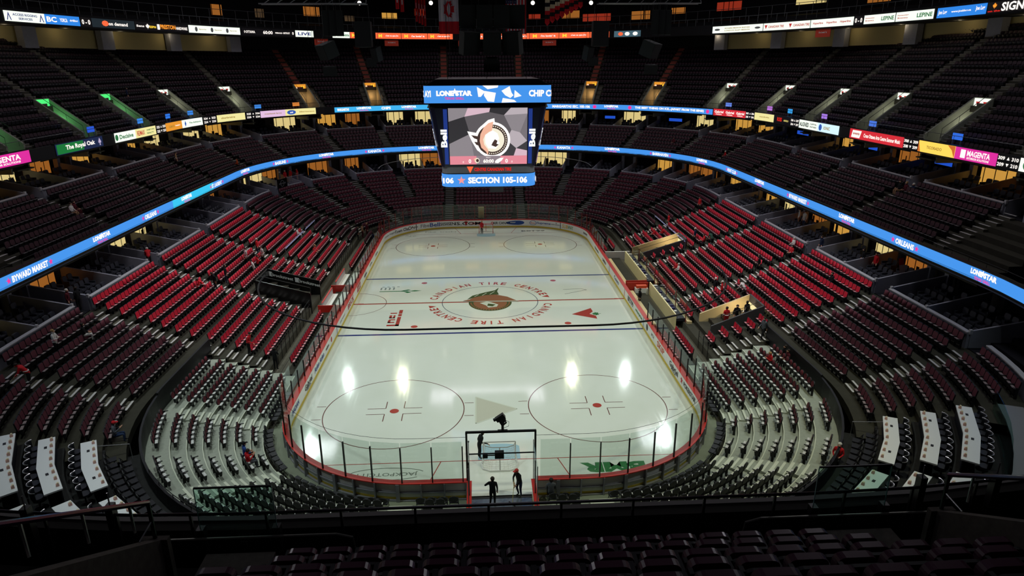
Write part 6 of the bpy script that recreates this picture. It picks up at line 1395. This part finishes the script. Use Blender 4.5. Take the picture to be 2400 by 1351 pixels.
for lab, x, y, z, rz, pn, sh, pa, kw in [
    ('person in grey jacket and red cap sitting at the end of the left front row', -20.6, -28.0, 2.44, -1.2, 'sit_phone', 'grey', 'jeans', dict(cap=COL['red'])),
    ('person in blue and dark cap sitting on the left movable risers', -14.15, -27.45, .6, -1.0, 'sit', 'blue', 'black', dict(cap=COL['black'])),
    ('person in red jacket with a white cup on the left movable risers', -13.75, -28.2, .6, -.9, 'sit_phone', 'red', 'grey', {}),
    ('person in red jersey with white trim, back turned, on the left stair', -26.6, -24.7, 4.25, 1.9, 'bend', 'red', 'black', dict(stripe='white')),
    ('person in pale pink top standing among maroon seats at the left edge', -27.0, -21.3, 4.65, -1.4, 'arms', 'white', 'black', dict(hair=hair_l, stripe='pink')),
    ('person in black with white paper among maroon seats at the left', -26.6, -19.0, 4.65, -1.0, 'sit', 'black', 'white', {}),
    ('person in red top leaning on the left aisle beside the red seats', -17.6, -15.4, 1.85, -1.6, 'lean', 'red', 'black', {}),
    ('person in black uniform standing at the left walkway stairs', -15.9, -15.2, .5, -.2, 'arms', 'black', 'black', {}),
    ('person in white jersey number 14, left of the jersey group', -23.4, 2.9, 3.2, 2.3, 'stand', 'white', 'black', dict(stripe='red')),
    ('person in white jersey at the right of the left jersey group', -22.5, 4.9, 2.82, 2.3, 'stand', 'white', 'black', dict(stripe='red')),
    ('person in white jersey lowest in the left jersey group', -22.1, 1.0, 2.6, 2.0, 'lean', 'white', 'black', dict(hair=hair_d)),
    ('person in red hoodie in the middle of the left jersey group', -22.2, 2.4, 2.6, -1.2, 'arms', 'red', 'black', {}),
    ('person in red hoodie with hat standing above the left jersey group', -23.5, 6.7, 3.2, -1.5, 'stand', 'red', 'navy', dict(hair=hair_w)),
    ('person in dark coat on the left stair between two red blocks', -23.6, -4.7, 3.2, 2.6, 'lean', 'black', 'black', dict(sk=skin_d)),
    ('person in red and white jersey bending over red seats at left', -23.9, -6.2, 3.3, 2.0, 'bend', 'red', 'black', dict(stripe='white')),
    ('person in black beside the left stair, higher of the dark pair', -23.4, -2.7, 3.2, -1.2, 'stand', 'black', 'navy', {}),
    ('person in red and white sitting in the left far red seats', -19.0, 11.2, 1.6, -1.57, 'sit', 'red', 'black', dict(stripe='white')),
    ('second person in red and white sitting in the left far red seats', -19.0, 11.8, 1.6, -1.57, 'sit', 'red', 'black', dict(stripe='white', hair=hair_l)),
    ('person in pale jersey sitting beside the left pale rail', -21.9, 16.1, 2.5, -1.57, 'sit', 'white', 'white', {}),
    ('person in tan top standing near the far left glass', -15.6, 22.6, .8, -1.0, 'stand', 'tan', 'maroon', {}),
    ('person in black standing near the far left glass', -16.0, 21.5, .8, -1.6, 'stand', 'black', 'black', {}),
    ('person in maroon standing second from right near the far left glass', -15.2, 23.8, .7, 2.4, 'stand', 'maroon', 'maroon', dict(hair=hair_l)),
    ('person in navy sitting lowest near the far left glass', -14.2, 21.9, .45, -1.0, 'sit', 'navy', 'jeans', {}),
    ('person in red standing on the right stair by the maroon seats', 22.0, 17.9, 2.6, 1.6, 'stand', 'red', 'black', {}),
    ('person in red standing high among the right far red seats', 26.1, 19.3, 4.3, 1.9, 'stand', 'red', 'black', {}),
    ('person in red sitting leftmost above the far right entry', 18.9, 16.0, 1.5, 1.57, 'sit', 'red', 'black', {}),
    ('person in red sitting in the middle above the far right entry', 19.7, 15.6, 1.85, 1.57, 'sit', 'red', 'black', dict(hair=hair_l)),
    ('person in red sitting rightmost above the far right entry', 20.5, 14.9, 2.15, 1.57, 'sit', 'red', 'jeans', {}),
    ('person in dark jacket standing left of the red group at right', 22.6, 9.6, 2.82, 1.6, 'stand', 'navy', 'black', dict(hair=hair_w)),
    ('person in red sitting in the right group beside a stair', 23.1, 8.0, 3.0, 1.57, 'sit', 'red', 'black', {}),
    ('person in grey green bending right of the red group at right', 23.5, 6.6, 3.2, .5, 'bend', 'green', 'black', {}),
    ('person in red standing by the lit near right entry', 20.1, -6.2, 1.9, 1.2, 'stand', 'red', 'black', dict(hair=hair_w)),
    ('person in dark top standing beside a red one at the right stair', 19.9, -5.1, 1.85, 2.0, 'stand', 'black', 'navy', dict(hair=hair_w)),
    ('person in white jersey leaning over red seats at right', 21.6, -7.5, 2.4, .6, 'bend', 'white', 'black', dict(stripe='black')),
    ('person in red and white jersey, back turned, below the right lit entry', 18.6, -11.6, 1.5, 0, 'stand', 'red', 'red', dict(stripe='white')),
    ('person in black standing left inside the near right entry', 19.6, -11.2, 1.5, 2.8, 'stand', 'black', 'black', {}),
    ('person in black standing right inside the near right entry', 20.5, -10.9, 1.7, .3, 'stand', 'black', 'jeans', {}),
    ('person in dark grey walking down the right stair', 20.1, -15.2, 1.95, 2.0, 'stride', 'grey', 'black', {}),
    ('person in dark clothes on the stair between two right red blocks', 24.2, -3.8, 3.5, 1.0, 'stride', 'black', 'black', {}),
    ('person in pale top sitting high at the end of a right red row', 28.1, -1.9, 5.05, 1.57, 'sit', 'white', 'navy', dict(hair=hair_w)),
    ('person in red and white jersey sitting below a pale one at right', 27.4, -3.2, 4.65, 1.57, 'sit', 'red', 'black', dict(stripe='white')),
    ('person in black sitting alone high in the right near red block', 27.0, -11.2, 4.55, 1.57, 'sit', 'black', 'black', {}),
    ('person in red with papers sitting on the right movable risers', 18.95, -19.3, 1.52, 1.57, 'sit_phone', 'red', 'black', dict(hair=hair_l)),
    ('person in black sitting in the top row of the right movable risers', 20.1, -18.9, 1.8, 1.57, 'sit', 'black', 'black', {}),
    ('person in maroon sitting beside one in black on the right movable risers', 20.0, -19.6, 1.8, 1.57, 'sit', 'maroon', 'black', {}),
    ('person in red jacket with white hair at the right corner barrier', 17.3, -31.5, 1.9, 2.4, 'sit', 'red', 'black', dict(hair=hair_w)),
    ('person in black standing behind the right players bench', 13.9, -2.3, .02, 1.8, 'stand', 'black', 'black', dict(cap=M('cap black', '1a1a1a', .7))),
    ('person in red sitting in the second right red row past the bench', 18.8, 3.0, 1.5, 1.57, 'sit', 'red', 'black', {}),
    ('person in white beside a red one past the right bench', 18.8, 2.3, 1.5, 1.57, 'sit', 'white', 'black', dict(hair=hair_w)),
    ('person in cream jacket sitting on the left balcony stair', -33.5, -5.9, 10.0, -1.57, 'sit', 'white', 'tan', dict(hair=hair_d)),
    ('person in brown red beside a cream one on the left balcony stair', -33.7, -5.1, 10.0, -1.57, 'sit', 'maroon', 'maroon', {}),
    ('person in tan top standing on the left balcony stair', -34.9, 17.7, 10.6, -1.2, 'stand', 'tan', 'black', dict(stripe='white')),
    ('person in orange at the balcony front beside the ribbon, far left', -31.2, 26.3, 9.2, 2.0, 'sit', 'orange', 'black', {}),
    ('person in dark top leftmost of three on the right balcony', 35.3, -4.9, 10.7, 1.57, 'sit', 'black', 'tan', {}),
    ('person in brown in the middle of three on the right balcony', 35.4, -5.6, 10.7, 1.57, 'sit', 'maroon', 'black', dict(hair=hair_l)),
    ('person in navy with pale hair rightmost of three on the right balcony', 35.5, -6.4, 10.7, 1.57, 'sit', 'navy', 'navy', dict(hair=hair_w)),
    ('person in dark shirt sitting alone high on the right balcony', 35.4, 14.0, 10.7, 1.57, 'sit_phone', 'maroon', 'black', {}),
    ('person in maroon sitting low on the far right balcony', 28.0, 38.8, 9.9, 2.2, 'sit', 'maroon', 'black', {}),
    ('person in red at the balcony front by the far right stair', 31.7, 27.4, 9.3, 1.6, 'sit', 'red', 'black', dict(hair=hair_w)),
    ('person in blue jacket standing on the upper left stand', -40.6, 20.9, 17.5, -1.2, 'stand', 'navy', 'black', {}),
    ('person in red bending in the left suite passage', -29.3, -3.6, 5.2, .5, 'bend', 'red', 'black', dict(hair=hair_w)),
    ('person in dark jersey standing left in the left suite passage', -29.6, -15.0, 5.2, -1.4, 'stand', 'maroon', 'black', dict(hair=hair_w)),
    ('person in black standing right in the left suite passage', -29.2, -14.6, 5.2, 1.4, 'stand', 'black', 'black', {}),
    ('person in white standing at the suite window on the right', 31.5, 4.6, 5.8, 1.2, 'stand', 'white', 'tan', {}),
    ('person in pale blue standing beside a white one at the right suite', 31.6, 3.6, 5.8, 2.0, 'stand', 'white', 'jeans', {}),
    ('person in dark clothes standing in the right suite passage', 29.6, -4.0, 5.2, 1.6, 'stand', 'navy', 'black', {}),
    ('person in black standing in the suite under the right ribbon', 30.3, -9.5, 5.5, 1.4, 'stand', 'black', 'black', {}),
    ('person in red patterned top under the right ribbon', 30.6, -10.8, 5.5, 1.7, 'stand', 'red', 'black', {}),
    ('person in red standing at the corner bar terrace, left one', -27.6, 33.9, 6.0, -2.2, 'stand', 'red', 'black', dict(hair=hair_w)),
    ('person in red standing at the corner bar terrace, middle one', -27.1, 34.9, 6.0, 2.6, 'stand', 'red', 'tan', {}),
    ('person in red and white jersey at the right of the corner bar terrace', -26.4, 35.7, 6.0, 2.2, 'stand', 'red', 'tan', dict(stripe='white')),
    ('person in grey at the rail of the corner bar terrace', -28.0, 32.7, 6.0, -1.2, 'stand', 'grey', 'grey', dict(hair=hair_w))]:
    if pn.startswith('sit'): z -= .04
    person(lab, (x, y, z), rz, pn, sh, pa, **kw)
# flag draped in a right suite, red cups on its ledge seats
m_ = MB(); f = plane_map((31.2, -13.2, 6.6), (.25, 0, -1), (1, .2, .1)); put_rect(m_, -.9, .9, -.2, .25, f, clr, 3); put_rect(m_, -.35, .35, -.21, .26, plane_map((31.2, -13.23, 6.61), (.25, 0, -1), (1, .2, .1)), clw)
tag(m_.build('draped_flag'), 'red and white flag draped over chairs in the right suite', 'flag')

# ------------------------------------------------------------------ light
def spot(x, y, z, e, col, size=80, r=.35, aim=None, blend=.7):
    ld = bpy.data.lights.new('rink_or_fill_spot', 'SPOT'); ld.energy = e; ld.color = col; ld.spot_size = rad(size); ld.spot_blend = blend; ld.shadow_soft_size = r
    o = bpy.data.objects.new('rink_or_fill_spot', ld); C.objects.link(o); o.location = (x, y, z)
    d = Vector(aim or (x*.55, y*.6, 0))-o.location; o.rotation_euler = d.to_track_quat('-Z', 'Y').to_euler()
SP = 7200
YG, WG = (1.0, 1.0, .66), (.86, 1.0, .96)
for s in (-1, 1):
    spot(s*13.8, 38.9, 27, SP*.5, YG, 75, .17, (s*4, 14, 0)); spot(s*22.6, 38.9, 27, SP*.42, WG, 75, .17, (s*6, 12, 0))
    spot(s*11.2, 11.6, 27, SP*.55, YG, 80, .17, (s*5, 6, 0)); spot(s*24, 19.4, 27, SP*.6, WG, 80, .17, (s*9, 4, 0))
    spot(s*12, -12, 27, SP*.62, WG, 80, .3, (s*5, -12, 0)); spot(s*24, -14, 27, SP*.7, WG, 85, .3, (s*14, -12, 0))
    spot(s*14, -34, 27, SP*.8, YG if s > 0 else WG, 80, .3, (s*8, -26, 0)); spot(s*24, -36, 27, SP*.42, WG, 80, .3, (s*13, -27, 0))
for s in (-1, 1):
    for y in (-9, 2, 14): spot(s*10, y, 30, 11000, (1, .93, .95), 44, .5, (s*23, y, 3), 1.0)  # added fill spots that brighten the red seats, not rink fixtures
def area(x, y, z, sx, sy, e, col=(.9, .92, 1)):  # added area lamps giving the bowl a base fill, not real fixtures
    ld = bpy.data.lights.new('fill_light', 'AREA'); ld.shape = 'RECTANGLE'; ld.size = sx; ld.size_y = sy; ld.energy = e; ld.color = col
    o = bpy.data.objects.new('fill_light', ld); C.objects.link(o); o.location = (x, y, z)
for x in (-26, 26):
    for y in (-18, 6, 30): area(x, y, 34, 5, 5, 760, (.95, .92, 1))
area(0, 46, 34, 20, 5, 1000, (.95, .9, 1)); area(0, -50, 34, 10, 4, 110, (.85, .78, 1))
w = bpy.data.worlds.new('world'); bpy.context.scene.world = w; w.use_nodes = True; w.node_tree.nodes['Background'].inputs[0].default_value = (.03, .03, .04, 1); w.node_tree.nodes['Background'].inputs[1].default_value = .15
bpy.data.scenes.remove(_tmp)
sc = bpy.context.scene
sc.view_settings.view_transform = 'Standard'; sc.view_settings.look = 'None'; sc.view_settings.gamma = 1; sc.view_settings.use_curve_mapping = False; sc.view_settings.exposure = 0
sc.cycles.use_denoising = True; sc.cycles.max_bounces = 7; sc.cycles.diffuse_bounces = 3; sc.cycles.glossy_bounces = 3; sc.cycles.transparent_max_bounces = 16
sc.cycles.sample_clamp_indirect = 6; sc.cycles.caustics_reflective = False; sc.cycles.caustics_refractive = False
